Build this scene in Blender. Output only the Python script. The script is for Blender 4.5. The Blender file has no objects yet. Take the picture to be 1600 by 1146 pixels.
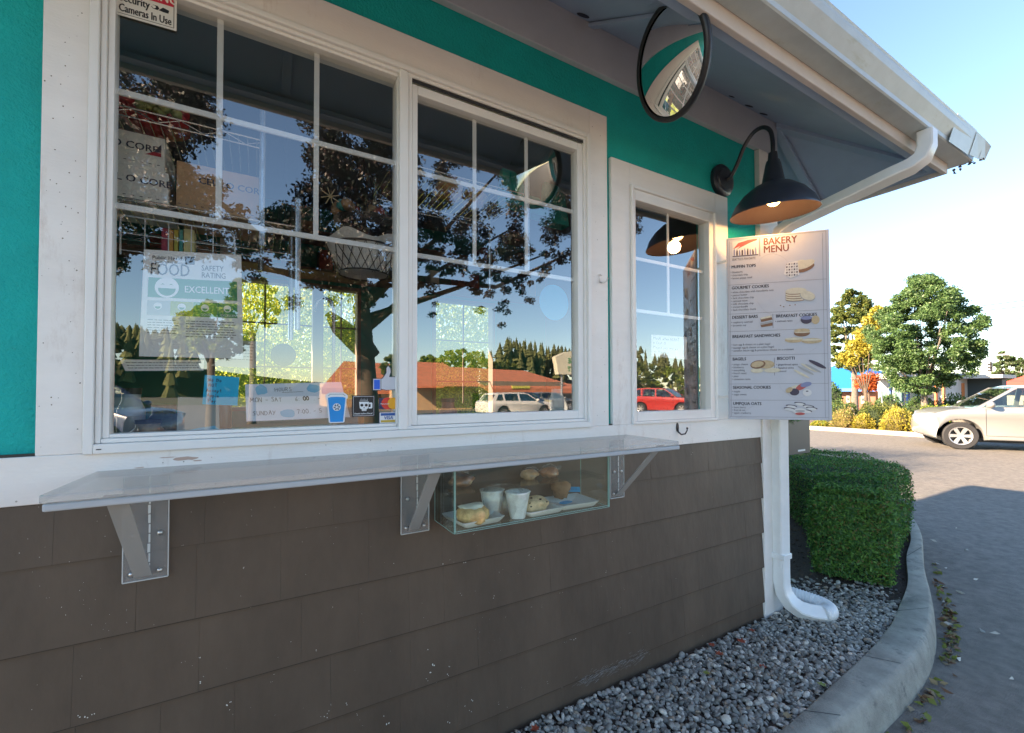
import bpy, bmesh, math, random
import numpy as np
from mathutils import Vector, Matrix
R = math.radians
sc = bpy.context.scene
# ------------------------------------------------------------------ camera
f_px = 686.5
def basis(y, p, r):
    cy, sy, cp, sp, cr, sr = math.cos(y), math.sin(y), math.cos(p), math.sin(p), math.cos(r), math.sin(r)
    F = np.array([sy*cp, cy*cp, sp]); rt = np.array([cy, -sy, 0.0]); up = np.cross(rt, F)
    return cr*rt+sr*up, -sr*rt+cr*up, F
RT, UP, FW = basis(R(30.14), R(1.147), R(-0.14))
H = 1.34; D = 1.52494
CAM = np.array([0, -D, H])
cam = bpy.data.cameras.new('camera'); co = bpy.data.objects.new('camera', cam); sc.collection.objects.link(co)
co.matrix_world = Matrix(((RT[0], UP[0], -FW[0], 0), (RT[1], UP[1], -FW[1], -D), (RT[2], UP[2], -FW[2], H), (0, 0, 0, 1)))
cam.sensor_width = 36; cam.lens = f_px/1600*36; cam.shift_y = 25.7/1600; cam.clip_start = .02; cam.clip_end = 3000
sc.camera = co
# ------------------------------------------------------------------ light
SUN_EL = R(24); SUN_AZ = math.atan2(-.93, .37)      # azimuth from +Y towards +X
w = bpy.data.worlds.new('World'); sc.world = w; w.use_nodes = True
nt = w.node_tree; bg = nt.nodes['Background']
sky = nt.nodes.new('ShaderNodeTexSky'); sky.sky_type = 'NISHITA'; sky.sun_disc = False
sky.sun_elevation = SUN_EL; sky.sun_rotation = SUN_AZ; sky.air_density = 1.0; sky.dust_density = .15; sky.ozone_density = 1.6
nt.links.new(sky.outputs[0], bg.inputs[0]); bg.inputs[1].default_value = .08
sl = bpy.data.lights.new('sun', 'SUN'); sl.energy = 5.0; sl.angle = R(.6); sl.color = (1, .76, .52)
so = bpy.data.objects.new('sun', sl); sc.collection.objects.link(so)
sd = Vector((math.sin(SUN_AZ)*math.cos(SUN_EL), math.cos(SUN_AZ)*math.cos(SUN_EL), math.sin(SUN_EL)))
so.rotation_euler = sd.to_track_quat('Z', 'Y').to_euler()
sc.view_settings.view_transform = 'Standard'; sc.view_settings.look = 'None'; sc.view_settings.gamma = 1
sc.view_settings.exposure = 2.52
sc.cycles.max_bounces = 8; sc.cycles.diffuse_bounces = 4; sc.cycles.glossy_bounces = 4; sc.cycles.transparent_max_bounces = 24
sc.cycles.transmission_bounces = 6; sc.cycles.caustics_reflective = False; sc.cycles.caustics_refractive = False
sc.cycles.sample_clamp_indirect = 6

# ------------------------------------------------------------------ measuring helpers (pixel of the 1600 px photo -> point on a real plane)
def ray(px, py, cy=598.7): return RT*(px-800)/f_px-UP*(py-cy)/f_px+FW
def W(px, py, Y=0.0):
    q = ray(px, py); P = CAM+q*((Y+D)/q[1]); return float(P[0]), float(P[2])
def G(px, py, Z=0.0):
    q = ray(px, py); P = CAM+q*((Z-H)/q[2]); return float(P[0]), float(P[1])
def REF(px, py, dep):          # a thing seen mirrored in the glass stands at the mirrored place in front of the shop
    x, z = W(px, py, dep); return Vector((x, -dep+.06, z))

# ------------------------------------------------------------------ materials
def srgb(r, g, b):
    def c(v):
        v /= 255; return v/12.92 if v <= .04045 else ((v+.055)/1.055)**2.4
    return (c(r), c(g), c(b), 1)
MATS = {}
def mat(name, col, rough=.6, var=.0, scale=8, bump=0, bscale=40, metal=0, spec=.5, stretch=None, col2=None, dirt=None, emit=None, trans=0, coord='Object', sheen=0, coat=0):
    if name in MATS: return MATS[name]
    m = bpy.data.materials.new(name); m.use_nodes = True; n = m.node_tree.nodes; l = m.node_tree.links
    p = n['Principled BSDF']; p.inputs['Roughness'].default_value = rough; p.inputs['Metallic'].default_value = metal
    p.inputs['Specular IOR Level'].default_value = spec
    if coat: p.inputs['Coat Weight'].default_value = coat; p.inputs['Coat Roughness'].default_value = .05
    c = col if len(col) == 4 else (*col, 1)
    p.inputs['Base Color'].default_value = c
    tc = n.new('ShaderNodeTexCoord'); mp = n.new('ShaderNodeMapping'); l.new(tc.outputs[coord], mp.inputs[0])
    if stretch: mp.inputs['Scale'].default_value = stretch
    last = None
    if var or col2:
        nz = n.new('ShaderNodeTexNoise'); nz.inputs['Scale'].default_value = scale; nz.inputs['Detail'].default_value = 8; nz.inputs['Roughness'].default_value = .65
        l.new(mp.outputs[0], nz.inputs['Vector'])
        rmp = n.new('ShaderNodeValToRGB'); rmp.color_ramp.elements[0].position = .32; rmp.color_ramp.elements[1].position = .68
        a = tuple(x*(1-var) for x in c[:3])+(1,); b = tuple(min(1, x*(1+var)) for x in (col2 or c)[:3])+(1,)
        rmp.color_ramp.elements[0].color = a; rmp.color_ramp.elements[1].color = b
        l.new(nz.outputs[0], rmp.inputs[0]); last = rmp.outputs[0]
    if dirt:   # (colour, scale, threshold, amount)
        dc, ds, dt, da = dirt[:4]
        nz = n.new('ShaderNodeTexNoise'); nz.inputs['Scale'].default_value = ds; nz.inputs['Detail'].default_value = 10; nz.inputs['Roughness'].default_value = .75
        mp2 = n.new('ShaderNodeMapping'); l.new(tc.outputs[coord], mp2.inputs[0])
        if len(dirt) > 4: mp2.inputs['Scale'].default_value = dirt[4]
        l.new(mp2.outputs[0], nz.inputs['Vector'])
        rp = n.new('ShaderNodeValToRGB'); rp.color_ramp.elements[0].position = dt; rp.color_ramp.elements[1].position = min(1, dt+.12)
        rp.color_ramp.elements[0].color = (0, 0, 0, 1); rp.color_ramp.elements[1].color = (da, da, da, 1)
        l.new(nz.outputs[0], rp.inputs[0])
        mx = n.new('ShaderNodeMix'); mx.data_type = 'RGBA'; l.new(rp.outputs[0], mx.inputs[0])
        if last: l.new(last, mx.inputs[6])
        else: mx.inputs[6].default_value = c
        mx.inputs[7].default_value = (*dc[:3], 1); last = mx.outputs[2]
    if last: l.new(last, p.inputs['Base Color'])
    if bump:
        nb = n.new('ShaderNodeTexNoise'); nb.inputs['Scale'].default_value = bscale; nb.inputs['Detail'].default_value = 6
        l.new(mp.outputs[0], nb.inputs['Vector'])
        bp = n.new('ShaderNodeBump'); bp.inputs['Strength'].default_value = bump; bp.inputs['Distance'].default_value = .01
        l.new(nb.outputs[0], bp.inputs['Height']); l.new(bp.outputs[0], p.inputs['Normal'])
    if emit: p.inputs['Emission Color'].default_value = (*emit[0][:3], 1); p.inputs['Emission Strength'].default_value = emit[1]
    if trans:   # leaves: let light through
        out = n['Material Output']; tr = n.new('ShaderNodeBsdfTranslucent'); ms = n.new('ShaderNodeMixShader'); ms.inputs[0].default_value = trans
        if last: l.new(last, tr.inputs[0])
        else: tr.inputs[0].default_value = c
        l.new(p.outputs[0], ms.inputs[1]); l.new(tr.outputs[0], ms.inputs[2]); l.new(ms.outputs[0], out.inputs[0])
    MATS[name] = m; return m
def glass(name, tint=(1, 1, 1), base=.2, rough=0.0, ior=1.5, add=1.0, wob=0):
    if name in MATS: return MATS[name]
    m = bpy.data.materials.new(name); m.use_nodes = True; n = m.node_tree.nodes; l = m.node_tree.links
    n.remove(n['Principled BSDF']); out = n['Material Output']
    tr = n.new('ShaderNodeBsdfTransparent'); tr.inputs[0].default_value = (*tint, 1)
    gl = n.new('ShaderNodeBsdfGlossy'); gl.inputs['Roughness'].default_value = rough
    lw = n.new('ShaderNodeLayerWeight'); lw.inputs[0].default_value = .5; fr = n.new('ShaderNodeMath'); fr.operation = 'POWER'; fr.inputs[1].default_value = 4.0; l.new(lw.outputs['Facing'], fr.inputs[0])
    ma = n.new('ShaderNodeMath'); ma.operation = 'MULTIPLY_ADD'; ma.inputs[1].default_value = add; ma.inputs[2].default_value = base; ma.use_clamp = True
    l.new(fr.outputs[0], ma.inputs[0]); ms = n.new('ShaderNodeMixShader'); l.new(ma.outputs[0], ms.inputs[0])
    l.new(tr.outputs[0], ms.inputs[1]); l.new(gl.outputs[0], ms.inputs[2]); l.new(ms.outputs[0], out.inputs[0])
    if wob:
        tc = n.new('ShaderNodeTexCoord'); nb = n.new('ShaderNodeTexNoise'); nb.inputs['Scale'].default_value = 3.0; nb.inputs['Detail'].default_value = 1
        l.new(tc.outputs['Object'], nb.inputs['Vector'])
        bp = n.new('ShaderNodeBump'); bp.inputs['Strength'].default_value = wob; bp.inputs['Distance'].default_value = .002
        l.new(nb.outputs[0], bp.inputs['Height']); l.new(bp.outputs[0], gl.inputs['Normal'])
    MATS[name] = m; return m

M_trim = mat('white_trim_paint', (.84, .81, .77), .45, var=.05, scale=3, bump=.12, bscale=60, stretch=(1, 1, 3), dirt=((.44, .32, .24), 5, .57, .42, (1, 1, .30)))
M_vinyl = mat('window_vinyl', (.83, .82, .79), .35, var=.03, scale=5, dirt=((.4, .36, .3), 30, .68, .5))
M_munt = mat('muntin_white', (.80, .80, .78), .4)
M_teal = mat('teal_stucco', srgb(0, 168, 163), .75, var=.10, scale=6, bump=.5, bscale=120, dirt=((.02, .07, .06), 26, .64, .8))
M_siding = mat('brown_siding', (.086, .061, .042), .52, var=.24, scale=2.2, bump=.22, bscale=14, stretch=(2, 2, .8), dirt=((.19, .17, .15), 9, .69, .30, (1, 1, .4)))
M_sidgap = mat('siding_gap', (.05, .045, .04), .8)
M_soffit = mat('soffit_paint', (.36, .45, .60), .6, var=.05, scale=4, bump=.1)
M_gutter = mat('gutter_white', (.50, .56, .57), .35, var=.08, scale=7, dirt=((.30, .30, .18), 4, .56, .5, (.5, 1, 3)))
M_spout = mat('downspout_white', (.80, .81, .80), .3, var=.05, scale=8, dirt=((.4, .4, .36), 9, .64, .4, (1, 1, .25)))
M_glass = glass('window_glass', (.98, .99, .98), base=.25, add=.8, wob=.05)
M_acr = glass('acrylic', (.90, .92, .93), base=.05, add=1.0, rough=.02)
M_case = glass('case_glass', (.93, .98, .96), base=.03, add=.9)
M_edge = mat('glass_edge', (.28, .46, .42), .15, emit=None)
M_paper = mat('paper', (.80, .80, .78), .6)
M_black = mat('matt_black', (.012, .013, .016), .45)
M_dark = mat('dark_plastic', (.03, .03, .034), .5)

# ------------------------------------------------------------------ object helpers
C = sc.collection
OFF = {}
def meta(o, label, cat, group=None, kind=None):
    if label: o['label'] = label
    if cat: o['category'] = cat
    if group: o['group'] = group
    if kind: o['kind'] = kind
    return o
def thing(name, label, cat, loc=(0, 0, 0), group=None):
    o = bpy.data.objects.new(name, None); C.objects.link(o); o.location = loc; o.empty_display_size = .1
    OFF[o] = Vector(loc); return meta(o, label, cat, group)
class MB:
    def __init__(s): s.v = []; s.f = []; s.m = []
    def add(s, vs, fs, m=0):
        k = len(s.v); s.v += [tuple(map(float, a)) for a in vs]; s.f += [tuple(i+k for i in a) for a in fs]; s.m += [m]*len(fs); return s
    def box(s, x0, y0, z0, x1, y1, z1, m=0, T=None):
        vs = [(x, y, z) for z in (z0, z1) for x, y in ((x0, y0), (x1, y0), (x1, y1), (x0, y1))]
        if T: vs = [T @ Vector(a) for a in vs]
        return s.add(vs, [(3, 2, 1, 0), (4, 5, 6, 7), (0, 1, 5, 4), (1, 2, 6, 5), (2, 3, 7, 6), (3, 0, 4, 7)], m)
    def prism(s, pts, fn, a, b, m=0):     # 2-d outline, fn(u, v, t) -> point
        n = len(pts); vs = [fn(u, v, a) for u, v in pts]+[fn(u, v, b) for u, v in pts]
        return s.add(vs, [tuple(range(n))[::-1], tuple(range(n, 2*n))]+[(i, (i+1) % n, n+(i+1) % n, n+i) for i in range(n)], m)
    def flat(s, pts, fn, t=0, m=0):
        return s.add([fn(u, v, t) for u, v in pts], [tuple(range(len(pts)))], m)
    def tube(s, P, r, n=10, m=0, cap=True, sec=None):
        P = [Vector(p) for p in P]; rs = r if hasattr(r, '__len__') else [r]*len(P); k = len(s.v); up = None
        vs = []
        for i, p in enumerate(P):
            t = (P[min(i+1, len(P)-1)]-P[max(i-1, 0)]).normalized()
            if up is None:
                up = Vector((0, 0, 1)) if abs(t.z) < .9 else Vector((0, 1, 0))
            a = t.cross(up).normalized(); up = a.cross(t).normalized()
            if sec:
                for (u, v) in sec: vs.append(p+a*u*rs[i]+up*v*rs[i])
            else:
                for j in range(n):
                    q = 2*math.pi*j/n; vs.append(p+a*math.cos(q)*rs[i]+up*math.sin(q)*rs[i])
        if sec: n = len(sec)
        fs = [(i*n+j, i*n+(j+1) % n, (i+1)*n+(j+1) % n, (i+1)*n+j) for i in range(len(P)-1) for j in range(n)]
        if cap: fs += [tuple(range(n))[::-1], tuple((len(P)-1)*n+j for j in range(n))]
        return s.add(vs, fs, m)
    def lathe(s, prof, c=(0, 0, 0), n=32, T=None, m=0, cap=False):
        vs = []
        for r, z in prof:
            for j in range(n):
                a = 2*math.pi*j/n; p = Vector((r*math.cos(a), r*math.sin(a), z)); vs.append((T @ p if T else p)+Vector(c))
        fs = [(i*n+j, i*n+(j+1) % n, (i+1)*n+(j+1) % n, (i+1)*n+j) for i in range(len(prof)-1) for j in range(n)]
        if cap: fs += [tuple(range(n))[::-1], tuple((len(prof)-1)*n+j for j in range(n))]
        return s.add(vs, fs, m)
    def blob(s, c, r, seed=0, amp=.15, m=0, sub=2, fz=None):
        bm = bmesh.new(); bmesh.ops.create_icosphere(bm, subdivisions=sub, radius=1); rr = random.Random(seed)
        ph = [rr.uniform(0, 6) for _ in range(6)]; vs = []
        for v in bm.verts:
            p = v.co; k = 1+amp*(math.sin(3*p.x+ph[0])*math.sin(3*p.y+ph[1])+.6*math.sin(5*p.z+ph[2]+2*p.x)+.4*math.sin(7*p.y+ph[3]+3*p.z))
            q = Vector((p.x*r[0]*k, p.y*r[1]*k, p.z*r[2]*k)); q = fz(q) if fz else q; vs.append(q+Vector(c))
        fs = [tuple(v.index for v in f.verts) for f in bm.faces]; bm.free(); return s.add(vs, fs, m)
    def text(s, body, size, fn, m=0, bold=0, sx=1, x=0, y=0, t=0, align='LEFT'):
        vs, fs = text_mesh(body, 0, align); sh = [(0, 0)] if bold <= .004 else [(-bold, 0), (bold, bold*.4), (0, -bold*.4)]
        for i, (dx, dy) in enumerate(sh): s.add([fn(x+(a+dx)*size*sx, y+(b+dy)*size, t+i*.00003) for a, b in vs], fs, m)
        return s
    def build(s, name, mats, parent=None, smooth=False, bevel=0, kind=None, label=None, cat=None, group=None, seg=2, auto=None):
        off = OFF.get(parent, Vector((0, 0, 0))) if parent else Vector((0, 0, 0))
        me = bpy.data.meshes.new(name)
        me.from_pydata([(a-off.x, b-off.y, c-off.z) for a, b, c in s.v], [], s.f)
        mats = mats if isinstance(mats, (list, tuple)) else [mats]
        for q in mats: me.materials.append(q)
        if len(mats) > 1: me.polygons.foreach_set('material_index', s.m)
        if smooth: me.polygons.foreach_set('use_smooth', [True]*len(me.polygons))
        me.update()
        bm = bmesh.new(); bm.from_mesh(me); bmesh.ops.recalc_face_normals(bm, faces=bm.faces)
        if smooth and auto:
            for e in bm.edges:
                if len(e.link_faces) == 2 and e.calc_face_angle(0) > R(auto): e.smooth = False
        bm.to_mesh(me); bm.free()
        o = bpy.data.objects.new(name, me); C.objects.link(o)
        if parent: o.parent = parent; OFF[o] = off
        else: OFF[o] = Vector((0, 0, 0))
        if bevel:
            b = o.modifiers.new('bevel', 'BEVEL'); b.width = bevel; b.segments = seg; b.limit_method = 'ANGLE'; b.angle_limit = R(40); b.harden_normals = False
        return meta(o, label, cat, group, kind)
TXT = {}
def text_mesh(body, bold=0, align='LEFT'):
    k = (body, bold, align)
    if k in TXT: return TXT[k]
    cu = bpy.data.curves.new('t', 'FONT'); cu.body = body; cu.size = 1; cu.align_x = align; cu.offset = bold; cu.resolution_u = 2
    o = bpy.data.objects.new('t', cu); C.objects.link(o); dg = bpy.context.evaluated_depsgraph_get()
    me = bpy.data.meshes.new_from_object(o.evaluated_get(dg)); vs = [(v.co.x, v.co.y) for v in me.vertices]; fs = [tuple(p.vertices) for p in me.polygons]
    bpy.data.objects.remove(o); bpy.data.curves.remove(cu); bpy.data.meshes.remove(me); TXT[k] = (vs, fs); return vs, fs
# single-stroke letters for handwriting
HW = {'A': [[(0, 0), (.3, 1), (.6, 0)], [(.12, .38), (.5, .4)]], 'C': [[(.6, .85), (.3, 1), (.03, .6), (.1, .12), (.35, 0), (.6, .15)]], 'D': [[(0, 0), (.03, 1), (.4, .85), (.58, .45), (.35, .05), (0, 0)]],
 'H': [[(0, 1), (0, 0)], [(.55, 1), (.55, 0)], [(0, .5), (.6, .52)]], 'M': [[(0, 0), (.1, 1), (.35, .3), (.6, 1), (.72, 0)]], 'N': [[(0, 0), (.05, 1), (.5, 0), (.55, 1)]], 'O': [[(.3, 1), (.03, .7), (.05, .2), (.3, 0), (.58, .25), (.55, .8), (.3, 1)]],
 'P': [[(0, 0), (.05, 1), (.45, .95), (.5, .6), (.05, .5)]], 'R': [[(0, 0), (.05, 1), (.45, .9), (.42, .55), (.05, .48), (.5, 0)]], 'S': [[(.5, .9), (.25, 1), (.05, .78), (.45, .4), (.4, .06), (.02, .08)]], 'T': [[(.3, 0), (.3, .98)], [(0, .98), (.62, 1)]],
 'U': [[(0, 1), (.03, .2), (.28, 0), (.52, .2), (.55, 1)]], 'W': [[(0, 1), (.15, 0), (.35, .7), (.52, 0), (.7, 1)]], 'Y': [[(0, 1), (.28, .5)], [(.58, 1), (.15, -.02)]], '6': [[(.4, 1), (.1, .6), (.05, .15), (.3, 0), (.45, .25), (.25, .48), (.08, .35)]], '7': [[(0, .95), (.5, 1), (.2, 0)]],
 '0': [[(.28, 1), (.03, .7), (.05, .2), (.28, 0), (.52, .25), (.5, .8), (.28, 1)]], '5': [[(.5, 1), (.1, .95), (.08, .55), (.42, .5), (.45, .1), (.02, .02)]], '-': [[(.05, .45), (.45, .47)]], ':': [[(.1, .2), (.13, .24)], [(.1, .6), (.13, .64)]], '.': [[(.1, 0), (.16, .05)]],
 'e': [[(.05, .3), (.4, .35), (.3, .55), (.1, .5), (.03, .2), (.2, 0), (.42, .08)]], 'o': [[(.22, .5), (.03, .3), (.15, 0), (.4, .15), (.35, .45), (.22, .5)]], 'a': [[(.4, .45), (.15, .5), (.03, .2), (.18, 0), (.4, .3), (.4, .5), (.45, 0)]], 'c': [[(.4, .45), (.15, .5), (.03, .2), (.18, 0), (.42, .1)]],
 'p': [[(.05, .5), (.05, -.4)], [(.05, .4), (.3, .52), (.42, .25), (.2, 0), (.05, .1)]], 't': [[(.2, .9), (.18, .1), (.35, .02)], [(.02, .6), (.4, .62)]], 'l': [[(.12, 1), (.1, .1), (.25, 0)]], 'y': [[(.03, .5), (.2, .1)], [(.42, .5), (.1, -.4)]], 'n': [[(.03, 0), (.05, .5)], [(.05, .35), (.25, .5), (.38, .35), (.4, 0)]],
 's': [[(.35, .45), (.15, .5), (.08, .35), (.35, .18), (.2, 0), (.02, .06)]], 'r': [[(.05, 0), (.05, .5)], [(.05, .3), (.3, .5)]], 'i': [[(.1, 0), (.1, .45)]], 'd': [[(.4, .45), (.15, .5), (.03, .2), (.18, 0), (.4, .2)], [(.42, 1), (.42, 0)]], 'u': [[(.03, .5), (.08, .1), (.25, 0), (.38, .15), (.4, .5)]], 'w': [[(0, .5), (.12, 0), (.25, .4), (.38, 0), (.5, .5)]], 'h': [[(.05, 1), (.05, 0)], [(.05, .3), (.25, .5), (.38, .3), (.4, 0)]]}
def hand(mb, txt, x, y, size, fn, wd=.0012, m=0, seed=1, adv=.8):
    rr = random.Random(seed)
    for ch in txt:
        jx, jy, js = rr.uniform(-.03, .03)*size, rr.uniform(-.05, .05)*size, rr.uniform(.9, 1.08)*size
        for st in HW.get(ch, []):
            pts = [(x+jx+a*js, y+jy+b*js) for a, b in st]
            for (a, b), (c, d) in zip(pts, pts[1:]):
                L = math.hypot(c-a, d-b) or 1e-6; nx, ny = -(d-b)/L*wd/2, (c-a)/L*wd/2; ex, ey = (c-a)/L*wd*.3, (d-b)/L*wd*.3
                mb.flat([(a+nx-ex, b+ny-ey), (a-nx-ex, b-ny-ey), (c-nx+ex, d-ny+ey), (c+nx+ex, d+ny+ey)], fn, 0, m)
        x += (max([p[0] for s_ in HW.get(ch, [[(0, 0)]]) for p in s_]+[.1])*1.0+.22)*size*adv/.8 if ch != ' ' else .55*size
def np_mesh(name, V, F, mats, parent=None, mi=None, smooth=False, **kw):
    V = np.asarray(V, np.float32); F = np.asarray(F, np.int32); k = F.shape[1]
    off = OFF.get(parent, Vector((0, 0, 0))) if parent else Vector((0, 0, 0)); V = V-np.array(off, np.float32)
    me = bpy.data.meshes.new(name); me.vertices.add(len(V)); me.vertices.foreach_set('co', V.ravel())
    me.loops.add(F.size); me.loops.foreach_set('vertex_index', F.ravel()); me.polygons.add(len(F))
    me.polygons.foreach_set('loop_start', np.arange(0, F.size, k, dtype=np.int32)); me.polygons.foreach_set('loop_total', np.full(len(F), k, np.int32))
    for q in (mats if isinstance(mats, (list, tuple)) else [mats]): me.materials.append(q)
    if mi is not None: me.polygons.foreach_set('material_index', np.asarray(mi, np.int32))
    if smooth: me.polygons.foreach_set('use_smooth', np.ones(len(F), bool))
    me.update(); me.validate()
    o = bpy.data.objects.new(name, me); C.objects.link(o)
    if parent: o.parent = parent
    OFF[o] = off; return meta(o, kw.get('label'), kw.get('cat'), kw.get('group'), kw.get('kind'))
def leaves(name, P, size, mats, parent=None, seed=0, wid=.5, flat=.0, nrm=None, **kw):
    rg = np.random.default_rng(seed); P = np.asarray(P, float); N = len(P)
    a = rg.normal(size=(N, 3)); a[:, 2] *= (1-flat); a /= np.linalg.norm(a, axis=1)[:, None]
    b = rg.normal(size=(N, 3)); n = np.cross(a, b); 
    if nrm is not None: n = n/np.linalg.norm(n, axis=1)[:, None]*.7+nrm
    b = np.cross(n, a); b /= np.linalg.norm(b, axis=1)[:, None]
    s = size*rg.uniform(.6, 1.35, N)[:, None]
    c = np.cross(a, b); bend = c*s*.18
    V = np.stack([P-a*s*.5, P+b*s*wid*.5+bend-a*s*.05, P+a*s*.55, P-b*s*wid*.5+bend-a*s*.05], 1).reshape(-1, 3)
    F = np.arange(N*4).reshape(-1, 4); nm = len(mats) if isinstance(mats, (list, tuple)) else 1
    return np_mesh(name, V, F, mats, parent, mi=rg.integers(0, nm, N) if nm > 1 else None, **kw)
def copy_tree(o, parent=None):
    c = o.copy(); C.objects.link(c); c.parent = parent
    for ch in list(o.children): copy_tree(ch, c)
    return c
def arc(cx, cy, r, a0, a1, n): return [(cx+r*math.cos(R(a0+(a1-a0)*i/n)), cy+r*math.sin(R(a0+(a1-a0)*i/n))) for i in range(n+1)]
def fxz(y): return lambda u, v, t: (u, y-t, v)      # wall-parallel plane facing the camera side, t = proud

exec_parts = []
# ================================================================== THE SHOP
XL, XR, YB = -3.2, 2.78, 2.45        # left end, right corner, back wall
ZS = 3.01                            # soffit height at the wall
EV, EZ = .60, 2.585                  # eave overhang, height of the lower edge of the fascia
shop = thing('bakery_stand', 'small walk-up bakery stand with teal stucco, brown siding and white window trim', 'building', (XL, 0, 0))
# lower wall: lapped siding panels cut into shingle tabs
rnd = random.Random(4)
sd_ = MB(); zc = [-.11, .098, .302, .506, .710, .914, 1.064]
for i in range(len(zc)-1):
    z0, z1 = zc[i], zc[i+1]; x = -3.2+rnd.uniform(0, .2)
    while x < 2.60:
        w_ = rnd.choice([.13, .17, .21, .26, .31]); x1 = min(x+w_, 2.60); 
        yb = -.0105 if z1 < 1.06 else -.0060; dz = rnd.uniform(-.0006, .0006)
        vs = [(x+.0002, yb+dz, z0), (x1-.0002, yb+dz, z0), (x1-.0002, .0125, z0), (x+.0002, .0125, z0), (x+.0002, .004, z1+.004), (x1-.0002, .004, z1+.004), (x1-.0002, .0125, z1+.004), (x+.0002, .0125, z1+.004)]
        if z1 > 1.06: vs = [(a, b, min(c, 1.064)) for a, b, c in vs]
        sd_.add(vs, [(3, 2, 1, 0), (4, 5, 6, 7), (0, 1, 5, 4), (1, 2, 6, 5), (2, 3, 7, 6), (3, 0, 4, 7)]); x = x1
siding = sd_.build('siding', M_siding, shop)
MB().box(XL, .0045, -.3, XR-.002, .10, 1.19).build('wall_core', M_sidgap, siding)
# paint flecks, splats and a scuff on the siding
M_fleck = mat('paint_fleck', (.70, .70, .66), .6)
fl = MB(); rf = random.Random(8)
def fleck(px, py, s):
    x, z = W(px, py, -.008)
    if z < -.1 or z > 1.06: return
    k = next((zz for zz in reversed(zc[:-1]) if z >= zz), -.11); h = next((zz for zz in zc if zz > z), 1.064)
    yy = -.0118+(z-k)/(h-k)*.0142 if z < 1.06 else -.005
    a0 = rf.uniform(0, 3); pts = [(x+s*rf.uniform(.5, 1.2)*math.cos(a0+q)*.8, z+s*rf.uniform(.5, 1.3)*math.sin(a0+q)) for q in (0, 1.2, 2.3, 3.5, 4.9)]
    fl.flat(pts, lambda u, v, t: (u, yy-.0004, v))
for px, py, s in ((690, 883, 4), (727, 880, 3), (677, 1040, 6.5), (674, 1053, 5), (700, 1042, 3), (699, 1055, 3), (667, 1015, 2.5), (666, 1062, 2.5), (311, 1030, 3), (314, 1067, 3.5), (135, 1118, 3.5), (146, 1114, 2.5), (123, 1120, 3), (355, 1106, 4), (359, 1100, 3), (357, 1112, 2), (509, 1121, 3.5), (540, 1100, 3), (606, 1132, 5), (602, 1120, 2.5), (739, 1096, 3.5), (735, 1110, 3), (726, 1106, 2.5), (700, 1130, 4), (512, 1112, 2.5), (493, 1016, 2.5), (382, 890, 2), (614, 879, 2), (736, 824, 3), (740, 834, 2), (770, 933, 3), (720, 930, 2), (830, 870, 2), (838, 873, 2.6), (832, 951, 2), (848, 948, 1.5), (879, 928, 2), (901, 1000, 4), (893, 1003, 2.5), (884, 1005, 2), (945, 892, 2), (1083, 710, 2.5), (984, 991, 2), (857, 1066, 2.2), (878, 1076, 2.2), (560, 1120, 2), (516, 1100, 1.7), (780, 1098, 2), (320, 1056, 1.4), (425, 1066, 1.3), (285, 853, 1.4), (127, 1060, 1.3)):
    for q in range(2): fleck(px+rf.uniform(-2.5, 2.5), py+rf.uniform(-2.5, 2.5), s*.00062)
for q in range(150):
    fleck(rf.uniform(30, 1150), rf.uniform(800, 1140) if rf.random() < .7 else rf.uniform(770, 900), rf.uniform(.0005, .0011))
for px, py in ((150, 960), (760, 1000), (1000, 900)):
    for q in range(8): fleck(px+rf.gauss(0, 14), py+rf.gauss(0, 22), .0007)
fl.build('paint_flecks', M_fleck, siding)
cg = MB()  # dark strips paint in the shadow, and some grime, under each course lip
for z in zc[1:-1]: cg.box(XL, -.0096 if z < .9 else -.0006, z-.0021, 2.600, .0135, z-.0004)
cg.build('course_shade', mat('course_shade_dark', (.028, .022, .018), .9), siding)
M_scuff = mat('scuff', (.30, .30, .31), .8)
sf = MB()
for q in range(300):
    t = rf.random(); px = 905+t*105+rf.gauss(0, 5); py = 1068-t*46+rf.gauss(0, 5)+12*math.sin(t*3)*0; x, z = W(px, py, -.004); L = rf.uniform(.003, .014)
    k = max(zz for zz in zc if zz <= z); hh = min(zz for zz in zc if zz > z); yy = -.0112+(z-k)/(hh-k)*.0142; 
    sf.flat([(x-L, z-.0003), (x+L, z+L*.5), (x+L, z+L*.5+.0005), (x-L, z+.0006)], lambda u, v, t_: (u, yy-.0004, v))
sf.build('scuff_mark', M_scuff, siding)
MB().box(XL, -.014, -.14, 2.78, .0072, -.004).build('foundation', mat('foundation_concrete', (.34, .31, .28), .85, var=.2, scale=20, bump=.4), shop)
# teal wall with openings
W1 = (-.382, 1.292, 1.182, 2.500); W3 = (1.545, 2.19, 1.182, 2.335)
tw = MB(); Yt, Yi = .02, .12
def tbox(x0, x1, z0, z1): tw.box(x0, Yt, z0, x1, Yi, z1)
tbox(XL, W1[0], 1.06, ZS); tbox(W1[0], W1[1], W1[3], ZS); tbox(W1[1], W3[0], 1.19, ZS); tbox(W3[0], W3[1], W3[3], ZS); tbox(W3[1], 2.66, 1.19, ZS)
tbox(2.66, XR-.004, 1.19, ZS)
tw.build('stucco_wall', M_teal, shop)
tr = MB()
tr.box(XL, -.002, 1.066, 2.60, .0198, 1.184); tr.build('belly_board', M_trim, shop, bevel=.0025)
tb = MB()
for a in ((-.471, 1.1842, -.384, 2.62), (1.294, 1.1842, 1.400, 2.62)): tb.box(a[0], .0, a[1], a[2], .0197, a[3])
tb.box(-.3838, -.0, 2.502, 1.2938, .0197, 2.62); tb.build('window_trim', M_trim, shop, bevel=.0025)
t3 = MB()
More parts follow.
